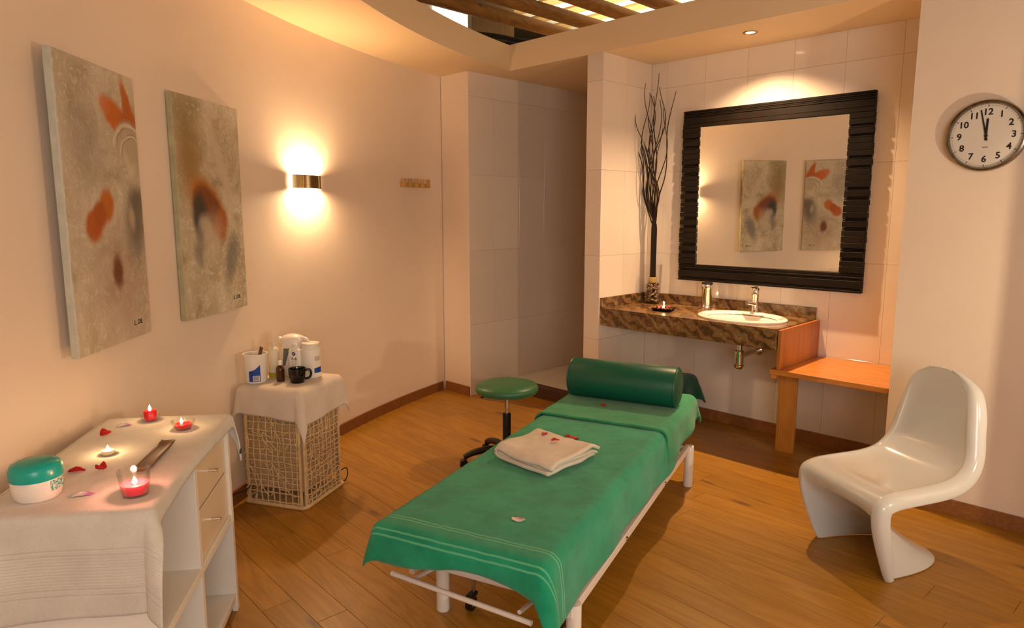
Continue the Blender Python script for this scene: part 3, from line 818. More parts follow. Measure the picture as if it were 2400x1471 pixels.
def hand(name, ang, L, w0, w1, tail, y):
    bm = NB(); d = Vector((math.sin(ang), 0, math.cos(ang))); s = Vector((math.cos(ang), 0, -math.sin(ang)))
    q = [d*-tail-s*w0*1.1, d*-tail+s*w0*1.1, d*L+s*w1, d*L-s*w1]
    lo = [bm.verts.new(p+Vector((0, -y, 0))) for p in q]; hi = [bm.verts.new(p+Vector((0, -y-.001, 0))) for p in q]
    bm.faces.new(lo); bm.faces.new(hi[::-1])
    for k in range(4): bm.faces.new((lo[k], lo[(k+1) % 4], hi[(k+1) % 4], hi[k]))
    obj(name, bm, M['ink'], ck)
hand('hour_hand', math.radians(-1+2), .082, .0045, .0045, .022, .034)
hand('minute_hand', math.radians(-12-1), .128, .0035, .0026, .024, .036)
obj('hand_pin', face_lathe([(0, .0375), (.0075, .0375), (.0075, .0325)], seg=20), M['ink'], ck)
face_text('maker_mark', 'QUARTZ', .006, M['ink'], ck, (0, -.0325, -.055), (PI/2, 0, 0))
obj('glass_cover', face_lathe([(R0-.018, .046), (.12, .0495), (.06, .052), (0, .053)], seg=64), M['thinglass'], ck, smooth=True)

# ------------------------------------------------------------------ cloth helper
def drape(xmin, xmax, ymin, ymax, top, r, e, res=(60, 60), wave=.006, wfreq=38, swap=False, rough=.0012, flare=.22, seed=0., tilt=None, out_k=.05):
    ex0, ex1, ey0, ey1 = [f if callable(f) else (lambda s, f=f: f) for f in e]
    X0, X1, Y0, Y1 = xmin+r, xmax-r, ymin+r, ymax-r
    def hang(L, fl):
        q = r*PI/2
        if L < q: return r*math.sin(L/r), r*(1-math.cos(L/r))
        return r+(L-q)*(out_k+fl), r+(L-q)*math.sqrt(max(.05, 1-(out_k+fl)**2))
    def pq(u, v):
        s0 = (v*(ymax-ymin)+ymin); 
        p = (X0-ex0(v))+u*((X1+ex1(v))-(X0-ex0(v)))
        q = (Y0-ey0(u))+v*((Y1+ey1(u))-(Y0-ey0(u)))
        return p, q
    def f(u, v):
        p, q = pq(u, v)
        a = min(max(p, X0), X1); b = min(max(q, Y0), Y1); ep, eq = p-a, q-b
        nz = noise.noise(Vector((p*9+seed, q*9, seed)))*rough*1.5+noise.noise(Vector((p*30, q*30+seed, 3)))*rough
        if ep == 0 and eq == 0:
            zz = top+nz
            return Vector((p, q, zz))
        if ep != 0 and eq != 0:
            L = math.hypot(ep, eq); th_ = math.atan2(abs(eq), abs(ep))
            fl_ = flare if not isinstance(flare, tuple) else (flare[0] if ep < 0 else flare[1])
            o, d = hang(L, fl_*math.sin(2*th_)); rp = min(1, d/.12); wq = wave*(math.sin(wfreq*b+seed)+.6*math.sin(wfreq*.47*b+2+seed)); wp_ = wave*(math.sin(wfreq*a+seed)+.6*math.sin(wfreq*.53*a+1+seed))
            o += rp*(abs(wave)*.9+wq*math.cos(th_)**2+wp_*math.sin(th_)**2)
            return Vector((a+math.copysign(o*math.cos(th_), ep), b+math.copysign(o*math.sin(th_), eq), top-d+nz))
        if ep != 0:
            o, d = hang(abs(ep), 0); w_ = wave*(math.sin(wfreq*q+seed)+.6*math.sin(wfreq*.47*q+2+seed))*min(1, d/.12)
            return Vector((a+math.copysign(o+abs(wave)*.9*min(1, d/.12)+w_, ep), q, top-d+nz))
        o, d = hang(abs(eq), 0); w_ = wave*(math.sin(wfreq*p+seed)+.6*math.sin(wfreq*.53*p+1+seed))*min(1, d/.12)
        return Vector((p, b+math.copysign(o+abs(wave)*.9*min(1, d/.12)+w_, eq), top-d+nz))
    def uvf(u, v):
        p, q = pq(u, v); return (q, p) if swap else (p, q)
    return grid(NB(), res[0], res[1], f, uvf)
def cloth(name, bm, mat, label, cat, loc, rz, th_=.006, parent=None):
    o = obj(name, bm, mat, parent, loc, rz, smooth=True)
    addmod(o, 'SOLIDIFY', thickness=th_, offset=1.0)
    if label: tag(o, label, cat)
    return o

# ------------------------------------------------------------------ white cabinet
CN = (-.975, 1.730); CRZ = math.radians(99.3); CL, CDep, CH = .87, .45, .805
def CAB(x, y):
    c_, s_ = math.cos(CRZ), math.sin(CRZ); return (CN[0]+x*c_-y*s_, CN[1]+x*s_+y*c_)
cb = thing('shelf_cabinet', 'white open shelf cabinet with two small drawers under a white towel', 'cabinet', (CN[0], CN[1], 0), CRZ)
T = .028
obj('side_panel', Box(0, T, 0, CDep, 0, CH-T, bev=.0015), M['white'], cb)
obj('side_panel', Box(CL-T, CL, 0, CDep, 0, CH-T, bev=.0015), M['white'], cb)
obj('top_panel', Box(0, CL, 0, CDep, CH-T, CH, bev=.0015), M['white'], cb)
obj('bottom_shelf', Box(T, CL-T, .004, CDep, .05, .05+T, bev=.001), M['white'], cb)
obj('plinth', Box(T, CL-T, .02, .035, 0, .05), M['skirt'], cb)
obj('middle_shelf', Box(T, CL-T, .002, CDep, .385, .385+T, bev=.001), M['white'], cb)
MX = CL*.5
obj('divider', Box(MX-T/2, MX+T/2, .003, CDep, .385+T, CH-T, bev=.001), M['white'], cb)
obj('divider', Box(MX-T/2, MX+T/2, .003, CDep, .05+T, .385, bev=.001), M['white'], cb)
obj('back_panel', Box(0, CL, CDep, CDep+.006, 0, CH), M['white'], cb)
cream = simple('drawer_cream', rgb(226, 208, 180), .3)
for z0, z1 in ((.416, .592), (.600, .774)):
    d_ = obj('drawer', Box(MX+T/2+.003, CL-T-.003, .012, .40, z0, z1, bev=.002), cream, cb)
    hk = obj('handle', Tube([(MX+.175, .012, (z0+z1)/2), (MX+.175, -.02, (z0+z1)/2)], [.0055, .0065], seg=12), M['chrome'], d_, smooth=True)
wt_ribs = mat_towel('white_bath_towel', rgb(206, 200, 190), rgb(228, 222, 212), stripes=(-.098, -.112, -.205, -.222), ribs=(-.20, -.118, .0085), scale=520, rib_h=.22)
bm = drape(-.012, CL+.012, -.014, CDep-.002, CH+.008, .016, (lambda v: .278+.02*v, lambda v: .05+.11*max(0, 1-v*2.2), lambda u: .042+.008*math.sin(9*u)+.10*max(0, 1-u*4.2)+.10*max(0, (u-.86)/.14), .0), res=(150, 60), wave=.007, wfreq=13, swap=True, flare=(.30, .07), seed=1.2, rough=.0009)
cw = cloth('bath_towel', bm, wt_ribs, 'white ribbed-hem bath towel spread over the shelf cabinet top', 'towel', (CN[0], CN[1], 0), CRZ, .006)
pv_ = cw.data.vertices[148*61+3].co; obj('care_label', Box(pv_.x-.004, pv_.x+.012, pv_.y-.009, pv_.y-.003, pv_.z-.010, pv_.z+.010), simple('care_tag', rgb(60, 60, 66), .6), cw)
ZTW = CH+.0145
def on_cab(x, y): return (x, y, ZTW)

jr = thing('cream_jar', 'white cosmetics jar with domed teal lid on the towelled cabinet', 'jar', on_cab(-1.315, 1.80), .3)
obj('jar_body', Lathe([(0, 0), (.050, 0), (.056, .006), (.061, .03), (.062, .060), (.058, .066), (0, .066)], seg=40), M['plasticwhite'], jr, smooth=True)
obj('lid', Lathe([(.0635, .058), (.064, .062), (.064, .086), (.058, .098), (.04, .106), (0, .109), ], seg=40), simple('teal_plastic', rgb(18, 164, 150), .25), jr, smooth=True)
lab = NB(); seg = 12; rows = []
for i in range(seg+1):
    a = math.radians(-42+50*i/seg)
    rows.append([lab.verts.new((.0618*math.cos(a), .0618*math.sin(a), .026)), lab.verts.new((.0627*math.cos(a), .0627*math.sin(a), .055))])
for A, B in zip(rows, rows[1:]): lab.faces.new((A[0], B[0], B[1], A[1]))
lm = NT('jar_label'); q_ = lm.coord('Object', (300, 300, 180)); nn = lm.noise(q_, 1.0, 2)
lm.col(lm.ramp(nn, [(.45, rgb(40, 150, 135)), (.55, rgb(214, 222, 210))])); obj('label_print', lab, lm.m, jr, smooth=True)

redwax = simple('red_wax', rgb(206, 22, 32), .35, sss=.5)
pinkwax = simple('pink_wax', rgb(246, 76, 92), .4, sss=.9)
c1 = thing('candle_glass', 'tall red votive candle in a clear saucer glass by the far wall', 'candle', on_cab(-1.37, 2.50))
obj('glass_cup', glass_cup(.030, .034, .022), M['thinglass'], c1, smooth=True)
obj('wax', Lathe([(0, .005), (.022, .005), (.0225, .036), (.020, .039), (.017, .034), (0, .033)], seg=24), redwax, c1, smooth=True)
flame(c1, (0, 0, .036), .026, .006, .35)
c2 = thing('candle_glass', 'low red floating candle in a clear glass bowl near the cabinet edge', 'candle', on_cab(-1.195, 2.395))
obj('glass_cup', Lathe([(0, 0), (.026, 0), (.036, .012), (.041, .032), (.0395, .032), (.0345, .013), (.025, .004), (0, .004)], seg=32), M['thinglass'], c2, smooth=True)
obj('wax', Lathe([(0, .006), (.026, .006), (.031, .013), (.031, .019), (.027, .022), (.024, .019), (0, .018)], seg=24), redwax, c2, smooth=True)
flame(c2, (-.006, 0, .02), .024, .006, .35)
c3 = thing('tealight', 'small cream tealight in a metal cup burning bare on the towel', 'candle', on_cab(-1.317, 2.135))
obj('tin_cup', Lathe([(0, 0), (.0195, 0), (.020, .014), (.0192, .014), (.0188, .002), (0, .002)], seg=28), M['steel'], c3, smooth=True)
obj('wax', Lathe([(0, .003), (.0185, .003), (.0187, .012), (.017, .0125), (0, .012)], seg=28), simple('cream_wax', rgb(246, 226, 178), .45, sss=.3), c3, smooth=True)
flame(c3, (0, 0, .013), .018, .0055, .4)
c4 = thing('candle_glass', 'glowing pink candle in an open clear tumbler beside the incense holder', 'candle', on_cab(-1.053, 1.815))
obj('glass_cup', Lathe([(0, 0), (.033, 0), (.035, .003), (.043, .072), (.0415, .072), (.0335, .006), (0, .006)], seg=36), M['thinglass'], c4, smooth=True)
obj('wax', Lathe([(0, .0065), (.0325, .0065), (.036, .030), (.035, .033), (.031, .030), (0, .028)], seg=30), pinkwax, c4, smooth=True)
flame(c4, (0, 0, .029), .024, .007, 1.0, (1, .36, .24))

ih = thing('incense_holder', 'narrow brown wooden incense holder lying on the towel', 'incense holder', on_cab(-1.12, 1.955), math.atan2(.276, -.047))
bm = NB(); n = 16
def ihf(u, v):
    x = u*.275; yy = (v-.5)*.046
    return Vector((x, yy, .006+.005*max(0, (u-.82)/.18)**1.6+.003*(abs(v-.5)*2)**3+.005*max(0, (.12-u)/.12)**2))
o = obj('tray_body', grid(NB(), 20, 8, ihf), mat_wood('sheesham', rgb(84, 50, 26), rgb(122, 78, 42), 3, .4, 10, 0), ih, smooth=True); addmod(o, 'SOLIDIFY', thickness=.006, offset=-1)
obj('groove_inlay', Box(.06, .19, -.0012, .0012, .0062, .0072), simple('inlay', rgb(186, 140, 80), .4), ih)

# petals
redp = simple('red_petal', rgb(186, 16, 20), .5, var=(60, .25)); 
wp = NT('pale_petal'); s_ = wp.n('ShaderNodeSeparateXYZ'); wp.l(wp.coord('Object'), s_.inputs[0])
wp.col(wp.ramp(wp.math('MULTIPLY_ADD', s_.outputs[0], 26., .5), [(.35, rgb(232, 224, 212)), (.85, rgb(196, 130, 190))])); wp.b.inputs['Roughness'].default_value = .5
def petal(label, loc, rz, L=.036, W=.026, curl=.012, mat=redp, tip=0.):
    def f(u, v):
        a = 2*PI*v; rr_ = u
        x = L/2*rr_*math.cos(a); y = W/2*rr_*math.sin(a)*(1-.25*math.cos(a))
        return Vector((x, y, .002+curl*(y/(W/2))**2+tip*max(0, x/(L/2))**2+.0015*math.sin(5*a)*u))
    bm = grid(NB(), 5, 14, f); bmesh.ops.remove_doubles(bm, verts=bm.verts, dist=1e-5)
    o = obj('rose_petal' if mat is redp else 'pale_petal', bm, mat, None, loc, rz, smooth=True); addmod(o, 'SOLIDIFY', thickness=.0008)
    return tag(o, label, 'petal', 'scattered petals')
petal('curled red petal on the cabinet towel near the far red candle', on_cab(-1.436, 2.325), 1.0, .038, .03, .02, tip=.008)
petal('pale violet petal on the cabinet towel left of the tall red votive', on_cab(-1.43, 2.43), .4, .05, .022, .008, wp.m)
petal('flat wide red petal on the cabinet towel beside the teal-lidded jar', on_cab(-1.325, 1.985), .25, .05, .028, .008)
petal('small cupped red petal between the jar and the pink tumbler', on_cab(-1.255, 1.995), -.2, .034, .028, .02, tip=.006)
petal('long pale violet petal on the cabinet towel front edge', on_cab(-1.195, 1.805), .35, .06, .026, .006, wp.m)

# ------------------------------------------------------------------ basket
KX, KY, KRZ = -1.115, 3.49, math.radians(-17.2); BW, BD, BH = .395, .405, .662
bk = thing('wicker_basket', 'square pale rattan basket standing against the curved wall', 'basket', (KX, KY, 0), KRZ)
obj('liner', Box(-BW+.022, -.022, .022, BD-.022, .10, BH-.03), M['liner'], bk)
obj('base_board', Box(-BW+.02, -.02, .02, BD-.02, .006, .02), M['rattan'], bk)
obj('lid', Box(-BW+.004, -.004, .004, BD-.004, BH-.02, BH, bev=.01, seg=2), M['rattan'], bk, smooth=True)
def corner(i): return ((-.014, .014), (-.014, BD-.014), (-BW+.014, BD-.014), (-BW+.014, .014))[i]
for i in range(4):
    cx_, cy_ = corner(i)
    for dx, dy in ((.0, .018 if cy_ < .1 else -.018), (.018 if cx_ < -.1 else -.018, .0)):
        obj('corner_cane', Tube([(cx_+dx, cy_+dy, .015), (cx_+dx, cy_+dy, BH-.02)], .0085, seg=8), M['rattan'], bk, smooth=True)
for z_r, rr_ in ((.011, .011), (BH-.028, .009)):
    pts = []
    for (cx_, cy_, a0) in ((-.03, .03, -90), (-.03, BD-.03, 0), (-BW+.03, BD-.03, 90), (-BW+.03, .03, 180)):
        for k in range(5):
            a = math.radians(a0+90*k/4); pts.append((cx_+.024*math.cos(a), cy_+.024*math.sin(a), z_r))
    obj('rim_cane', Tube(pts, rr_, seg=8, closed=True), M['rattan'], bk, smooth=True)
r_ = random.Random(8)
for s in range(4):
    Wd = (BW if s in (0, 2) else BD)-.05
    def P(u, z, off):
        if s == 0: return (-BW+.025+u, .008-off, z)
        if s == 1: return (-.008+off, .025+u, z)
        if s == 2: return (-BW+.025+u, BD-.008+off, z)
        return (-BW+.008-off, .025+u, z)
    bm = NB(); z0, z1 = .018, BH-.03
    nv = 9
    for i in range(nv):
        u = Wd*(i+.3+.4*r_.random())/nv; j = [r_.uniform(-.006, .006) for _ in range(10)]
        tube(bm, [P(min(max(u+j[k], 0), Wd), z0+(z1-z0)*k/9, .002*(-1)**k) for k in range(10)], .0037, 6)
    nh = 17
    for i in range(nh):
        z = z0+(z1-z0)*(i+.3+.4*r_.random())/nh; j = [r_.uniform(-.005, .005) for _ in range(8)]
        tube(bm, [P(Wd*k/7, min(max(z+j[k], z0), z1), .002*(-1)**(k+i)) for k in range(8)], .0037, 6)
    for i in range(60):      # loose loops woven across the grid
        u, z = r_.uniform(.02, Wd-.02), r_.uniform(z0+.02, z1-.02); a = r_.random()*2*PI; L = r_.uniform(.05, .14); cv = r_.uniform(-12, 12)
        pts = []
        for k in range(8):
            pts.append(P(min(max(u, 0), Wd), min(max(z, z0), z1), .004)); u += L/7*math.cos(a); z += L/7*math.sin(a); a += cv*L/7
        tube(bm, pts, .0027, 5)
    obj('woven_panel', bm, M['rattan'], bk, smooth=True, kind='stuff')
tw2 = mat_towel('white_hand_towel', rgb(212, 198, 182), rgb(228, 214, 198), stripes=(.50, .555), scale=480)
bm = drape(-BW-.012, .012, -.012, BD+.012, BH+.004, .035, (.15, lambda v: .215-.03*v, lambda u: .160+.055*u*u, .17), res=(76, 76), wave=.005, wfreq=26, out_k=.01, flare=.16, seed=4.1, rough=.0011)
cloth('hand_towel', bm, tw2, 'white towel draped over the rattan basket with hanging corners', 'towel', (KX, KY, 0), KRZ, .005)
ZB = BH+.0105
def ob(x, y): return (x, y, ZB)
blue = simple('blue_label', rgb(24, 66, 150), .4); lblw = simple('label_white', rgb(232, 226, 216), .5)
def curved_patch(R, a0, a1, zf0, zf1, n=14):
    bm = NB(); rows = []
    for i in range(n+1):
        t = i/n; a = math.radians(a0+(a1-a0)*t)
        rows.append([bm.verts.new((R*math.cos(a), R*math.sin(a), zf0(t))), bm.verts.new((R*math.cos(a), R*math.sin(a), zf1(t)))])
    for A, B in zip(rows, rows[1:]): bm.faces.new((A[0], B[0], B[1], A[1]))
    return bm
tb = thing('plastic_tub', 'open white plastic tub with blue barcode label on the basket', 'tub', ob(-1.415, 3.685), math.radians(-70))
obj('tub_wall', Lathe([(0, 0), (.055, 0), (.058, .004), (.062, .15), (.066, .152), (.066, .160), (.060, .160), (.056, .006), (0, .006)], seg=40), M['plasticwhite'], tb, smooth=True)
obj('label_print', curved_patch(.0622, -35, 22, lambda t: .012, lambda t: .070+.035*t*t), blue, tb, smooth=True)
obj('barcode_patch', curved_patch(.0628, -15, 18, lambda t: .016, lambda t: .045), lblw, tb, smooth=True)
bm = NB()
for i in range(12):
    a = -12+27*i/12
    p_ = curved_patch(.0632, a, a+(1.3 if i % 3 else .7), lambda t: .019, lambda t: .043, 1); me_ = D.meshes.new('x'); p_.to_mesh(me_); bm.from_mesh(me_); D.meshes.remove(me_); p_.free()
obj('barcode_bars', bm, M['ink'], tb)
sp_ = thing('wooden_spatula', 'flat brown wooden spatula leaning inside the open tub', 'spatula', ob(-1.415, 3.685))
bm = Box(-.011, .011, -.0015, .0015, 0, .20, bev=.001); o = obj('blade', bm, simple('dark_spatula', rgb(110, 74, 36), .5), sp_); o.location = (-.012, 0, .008); o.rotation_euler = (0, math.radians(18), math.radians(-20))
ol = thing('squeeze_bottle', 'translucent squeeze bottle holding pale yellow oil', 'bottle', ob(-1.345, 3.775))
obj('bottle_wall', Lathe([(0, 0), (.029, 0), (.031, .004), (.031, .150), (.029, .158), (.026, .163), (.026, .168), (.012, .178), (.009, .182), (.006, .205), (.004, .215), (0, .215)], seg=28), M['plasticmilk'], ol, smooth=True)
obj('oil_fill', Lathe([(.0313, .004), (.0316, .03), (.0313, .034)], seg=28), simple('olive_oil', rgb(176, 160, 40), .3), ol, smooth=True)
kt2 = thing('electric_kettle', 'white electric jug kettle with grey side panel at the back of the basket', 'kettle', ob(-1.262, 3.868), math.radians(-22))
bm = Lathe([(0, 0), (.078, 0), (.082, .006), (.084, .05), (.080, .12), (.074, .185), (.072, .2), (0, .2)], seg=40, sy=.8); obj('kettle_body', bm, M['plasticwhite'], kt2, smooth=True)
obj('kettle_lid', Lathe([(.0735, .199), (.074, .206), (.06, .222), (.03, .232), (0, .235)], seg=40, sy=.8), M['plasticwhite'], kt2, smooth=True)
obj('spout', Tube([(-.058, 0, .165), (-.082, 0, .188), (-.102, 0, .204)], [.026, .022, .013], seg=14), M['plasticwhite'], kt2, smooth=True)
obj('handle', Tube(catmull([(.058, 0, .215), (.10, 0, .205), (.118, 0, .16), (.112, 0, .09), (.075, 0, .045)], 6), .011, seg=10), M['plasticwhite'], kt2, smooth=True)
def kpanel(u, v):
    z = .060+.10*v; a = math.radians(-108+30*(u*(1-.55*(1-v)))+6*v); R = .0843-.0001-.055*max(0, z-.05)**1.15
    return Vector((R*math.cos(a), .8*R*math.sin(a)-.0008, z))
obj('level_panel', grid(NB(), 10, 10, kpanel), simple('grey_panel', rgb(112, 112, 106), .35), kt2, smooth=True)
am = thing('amber_bottle', 'small brown glass oil bottle with white cap', 'bottle', ob(-1.284, 3.695))
obj('bottle_glass', Lathe([(0, 0), (.021, 0), (.0225, .003), (.0225, .068), (.019, .080), (.011, .088), (.010, .094), (0, .094)], seg=28), simple('amber_glass', rgb(74, 38, 8), .07, coat=.3), am, smooth=True)
obj('cap', Lathe([(.0115, .091), (.0115, .112), (.0105, .114), (0, .114)], seg=20), M['plasticwhite'], am, smooth=True)
mg = thing('coffee_mug', 'glossy black ceramic mug at the basket front edge', 'mug', ob(-1.182, 3.668), math.radians(15))
obj('mug_wall', Lathe([(0, 0), (.034, 0), (.038, .004), (.046, .05), (.047, .078), (.0445, .080), (.043, .076), (.042, .05), (.034, .007), (0, .007)], seg=36), M['blackgloss'], mg, smooth=True)
obj('handle', Tube(catmull([(.043, 0, .066), (.064, 0, .068), (.073, 0, .05), (.066, 0, .026), (.040, 0, .016)], 6), .0065, seg=10), M['blackgloss'], mg, smooth=True)
v6 = thing('lotion_bottle', 'flat white lotion bottle printed V-6 below a round blue logo', 'bottle', ob(-1.222, 3.775), math.radians(-12))
obj('bottle_body', Box(-.036, .036, -.019, .019, 0, .165, bev=.012, seg=3), M['plasticwhite'], v6, smooth=True)
obj('shoulder', Lathe([(.028, .160), (.02, .172), (.016, .176), (.016, .192), (.014, .194), (0, .194)], seg=24, sy=.7), M['plasticwhite'], v6, smooth=True)
def disc(r, y, z0): 
    bm = NB(); vs_ = [bm.verts.new((r*math.cos(2*PI*i/28), y, z0+r*math.sin(2*PI*i/28))) for i in range(28)]; bm.faces.new(vs_); return bm
obj('logo_ring', disc(.0125, -.0193, .140), lblw, v6); obj('logo_disc', disc(.0108, -.0196, .140), blue, v6)
obj('logo_swoosh', Tube([(-.005, -.0198, .134), (-.001, -.0198, .141), (.006, -.0198, .145)], [.0012, .0022, .0008], seg=6), lblw, v6)
face_text('print', 'V-6', .027, M['ink'], v6, (0, -.0195, .112), (PI/2, 0, 0))
gry = simple('grey_print', rgb(120, 112, 104), .6)
for i, L in enumerate((.030, .040, .026)): obj('print_line', Box(-L/2, L/2, -.0197, -.0192, .094-.0075*i, .0955-.0075*i), gry, v6)
for xx in (-.010, .012): obj('print_mark', Tube([(xx+.007*math.cos(2*PI*i/12), -.0195, .062+.006*math.sin(2*PI*i/12)) for i in range(12)], .001, seg=4, closed=True), gry, v6)
wj = thing('plastic_jar', 'tall white screw-neck plastic jar with blue band label, rightmost on the basket', 'jar', ob(-1.142, 3.80), math.radians(-75))
obj('jar_body', Lathe([(0, 0), (.050, 0), (.054, .005), (.055, .01), (.055, .155), (.052, .165), (.047, .170), (.047, .185), (.049, .187), (.049, .196), (.045, .198), (0, .196)], seg=40), M['plasticwhite'], wj, smooth=True)
obj('label_print', curved_patch(.0554, 18, 70, lambda t: .030, lambda t: .058+.006*t), blue, wj, smooth=True)
obj('label_print', curved_patch(.0553, 22, 60, lambda t: .10, lambda t: .125), simple('tan_print', rgb(200, 182, 160), .5), wj, smooth=True)

cord = [(-1.52, 3.30, .05), (-1.49, 3.36, .11), (-1.455, 3.42, .13), (-1.43, 3.50, .12), (-1.45, 3.60, .1)]
tag(obj('power_cord', Tube(catmull(cord, 6), .0035, seg=6), M['black'], smooth=True), 'thin black power cord arching between cabinet and basket', 'cord')
cord = [(-1.05, 3.93, .05), (-1.0, 3.91, .085), (-.985, 3.90, .08), (-.982, 3.89, .05), (-.995, 3.88, .02), (-1.03, 3.90, .006)]
tag(obj('power_cord', Tube(catmull(cord, 6), .0035, seg=6), M['black'], smooth=True), 'black cord loop poking out right of the basket on the floor', 'cord')

# ------------------------------------------------------------------ massage table
BA = math.radians(26.5); LAT0, LON0 = -1.135, 2.92
def BED(lat, lon, z=0.): return Vector((lat*math.cos(BA)+lon*math.sin(BA), -lat*math.sin(BA)+lon*math.cos(BA), z))
bo = BED(LAT0, LON0)
mt = thing('massage_table', 'long low massage table on a white tubular frame under green towels', 'massage table', bo, -BA)
def bl(lat, lon): return lat-LAT0, lon-LON0
HB = .497
x0, y0 = bl(-1.475, 1.83); x1, y1 = bl(-.797, 4.02)
obj('mattress', Box(x0, x1, y0, y1, HB-.085, HB, bev=.028, seg=4), simple('beige_vinyl', rgb(206, 164, 112), .4), mt, smooth=True)
obj('base_board', Box(x0+.03, x1-.03, y0+.03, y1-.03, HB-.10, HB-.0855), simple('ply_board', rgb(196, 148, 92), .5), mt)
zr = .235
for la in (-1.44, -.79):
    a = bl(la, 2.02); b = bl(la, 3.88)
    obj('side_rail', Box(a[0]-.012, a[0]+.012, a[1], b[1], zr-.014, zr+.022, bev=.003), M['whitemetal'], mt)
for lo_ in (2.10, 3.86):
    a = bl(-1.428, lo_); b = bl(-.802, lo_)
    obj('end_rail', Box(a[0], b[0], a[1]-.012, a[1]+.012, zr-.012, zr+.018, bev=.003), M['whitemetal'], mt)
for la, lo_, h_ in ((-.785, 2.055, .262), (-.785, 3.905, .245), (-1.40, 2.18, .25), (-1.42, 3.905, .245)):
    a = bl(la, lo_)
    lg = obj('leg', Lathe([(0, .012), (.027, .012), (.027, h_-.004), (.025, h_), (0, h_)], seg=24), M['whitemetal'], mt, (a[0], a[1], 0), smooth=True)
    obj('foot_cap', Lathe([(0, 0), (.026, 0), (.0275, .004), (.0275, .014), (0, .014)], seg=24), M['plasticwhite'], lg, smooth=True)
# lifting struts between rails and base board
for la in (-1.40, -.83):
    for (q0, q1) in ((2.35, 2.75), (3.5, 3.1)):
        a = bl(la, q0); b = bl(la, q1)
        obj('strut', Tube([(a[0], a[1], zr+.01), (b[0], b[1], HB-.10)], .012, seg=10), M['whitemetal'], mt, smooth=True)
a = bl(-1.445, 1.905); b = bl(-.86, 1.868)
obj('foot_bar', Tube([(a[0], a[1], .283), (b[0], b[1], .272)], .0095, seg=12), M['whitemetal'], mt, smooth=True)
for la in (-1.36, -.92):
    a = bl(la, 1.90); b = bl(la, 2.10); obj('bar_bracket', Tube([(a[0], a[1], .276), (b[0], b[1], .24)], .008, seg=8), M['whitemetal'], mt, smooth=True)
for lo_ in (2.64, 3.3):
    a = bl(-.777, lo_); obj('rail_bolt', Tube([(a[0], a[1], zr+.004), (a[0]+.006, a[1], zr+.004)], .009, seg=12), M['chrome'], mt)
for la, lo_ in ((-1.295, 2.225), (-.90, 2.225)):
    a = bl(la, lo_)
    cs = obj('caster', Tube([(a[0]-.011, a[1], .030), (a[0]+.011, a[1], .030)], .030, seg=20), M['black'], mt, smooth=True)
    obj('caster_hub', Tube([(a[0]-.012, a[1], .030), (a[0]+.012, a[1], .030)], .013, seg=14), M['steel'], cs, smooth=True)
    obj('caster_fork', Box(a[0]-.016, a[0]+.016, a[1]-.02, a[1]+.034, .055, .072, bev=.006, seg=2), M['black'], cs)
    obj('caster_stem', Tube([(a[0], a[1]+.02, .07), (a[0], a[1]+.02, zr)], .009, seg=10), M['steel'], cs)

g1, g2 = rgb(10, 134, 96), rgb(40, 166, 124)
ps = .0
sy = lambda lon: lon-LON0
gt = mat_towel('green_bath_towel', g1, g2, stripes=(sy(1.922), sy(1.905), sy(1.835), sy(1.816)), stripe_col=rgb(110, 196, 152), sw=.0045, scale=430)
def foot(u): return .118+.03*math.sin(7*u+.4)+.16*max(0, u-.45)**1.2
bm = drape(x0-.008, x1+.010, y0-.006, sy(3.56), HB+.004, .042, (.13, lambda v: .232+.012*math.sin(9*v), foot, -.04), res=(90, 130), wave=.007, wfreq=13, flare=.2, seed=2.3, rough=.0018)
cloth('bath_towel', bm, gt, 'long green towel with pale hem stripes over the massage table foot', 'towel', bo, -BA, .006)
gt2 = mat_towel('green_head_towel', rgb(26, 128, 82), rgb(54, 156, 104), stripes=(sy(3.335), sy(3.355)), stripe_col=rgb(70, 158, 108), sw=.0035, scale=430)
bm = drape(x0-.018, x1+.020, sy(3.20), sy(4.05), HB+.0165, .044, (.15, lambda v: .205-.07*v, -.044, .16), res=(84, 64), wave=.009, wfreq=17, flare=.3, seed=5.7, rough=.0016)
cloth('head_towel', bm, gt2, 'shorter green towel folded across the massage table head end', 'towel', bo, -BA, .010)
bs = thing('bolster', 'dark green vinyl roll bolster lying across the massage table head', 'bolster', BED(-1.128, 3.70, HB+.030), -BA)
RB = .112; LB = .318
bm = Lathe([(0, -LB), (RB-.02, -LB), (RB-.006, -LB+.006), (RB, -LB+.022), (RB, LB-.022), (RB-.006, LB-.006), (RB-.02, LB), (0, LB)], seg=48)
for v in bm.verts: v.co = Vector((v.co.z, v.co.y, v.co.x+RB))
obj('roll_cover', bm, M['vinyl'], bs, smooth=True)
for s in (-1, 1):
    obj('piping', Tube([(s*(LB-.012), (RB-.002)*math.cos(2*PI*i/40), RB+(RB-.002)*math.sin(2*PI*i/40)) for i in range(40)], .003, seg=6, closed=True), M['vinyl'], bs, smooth=True)

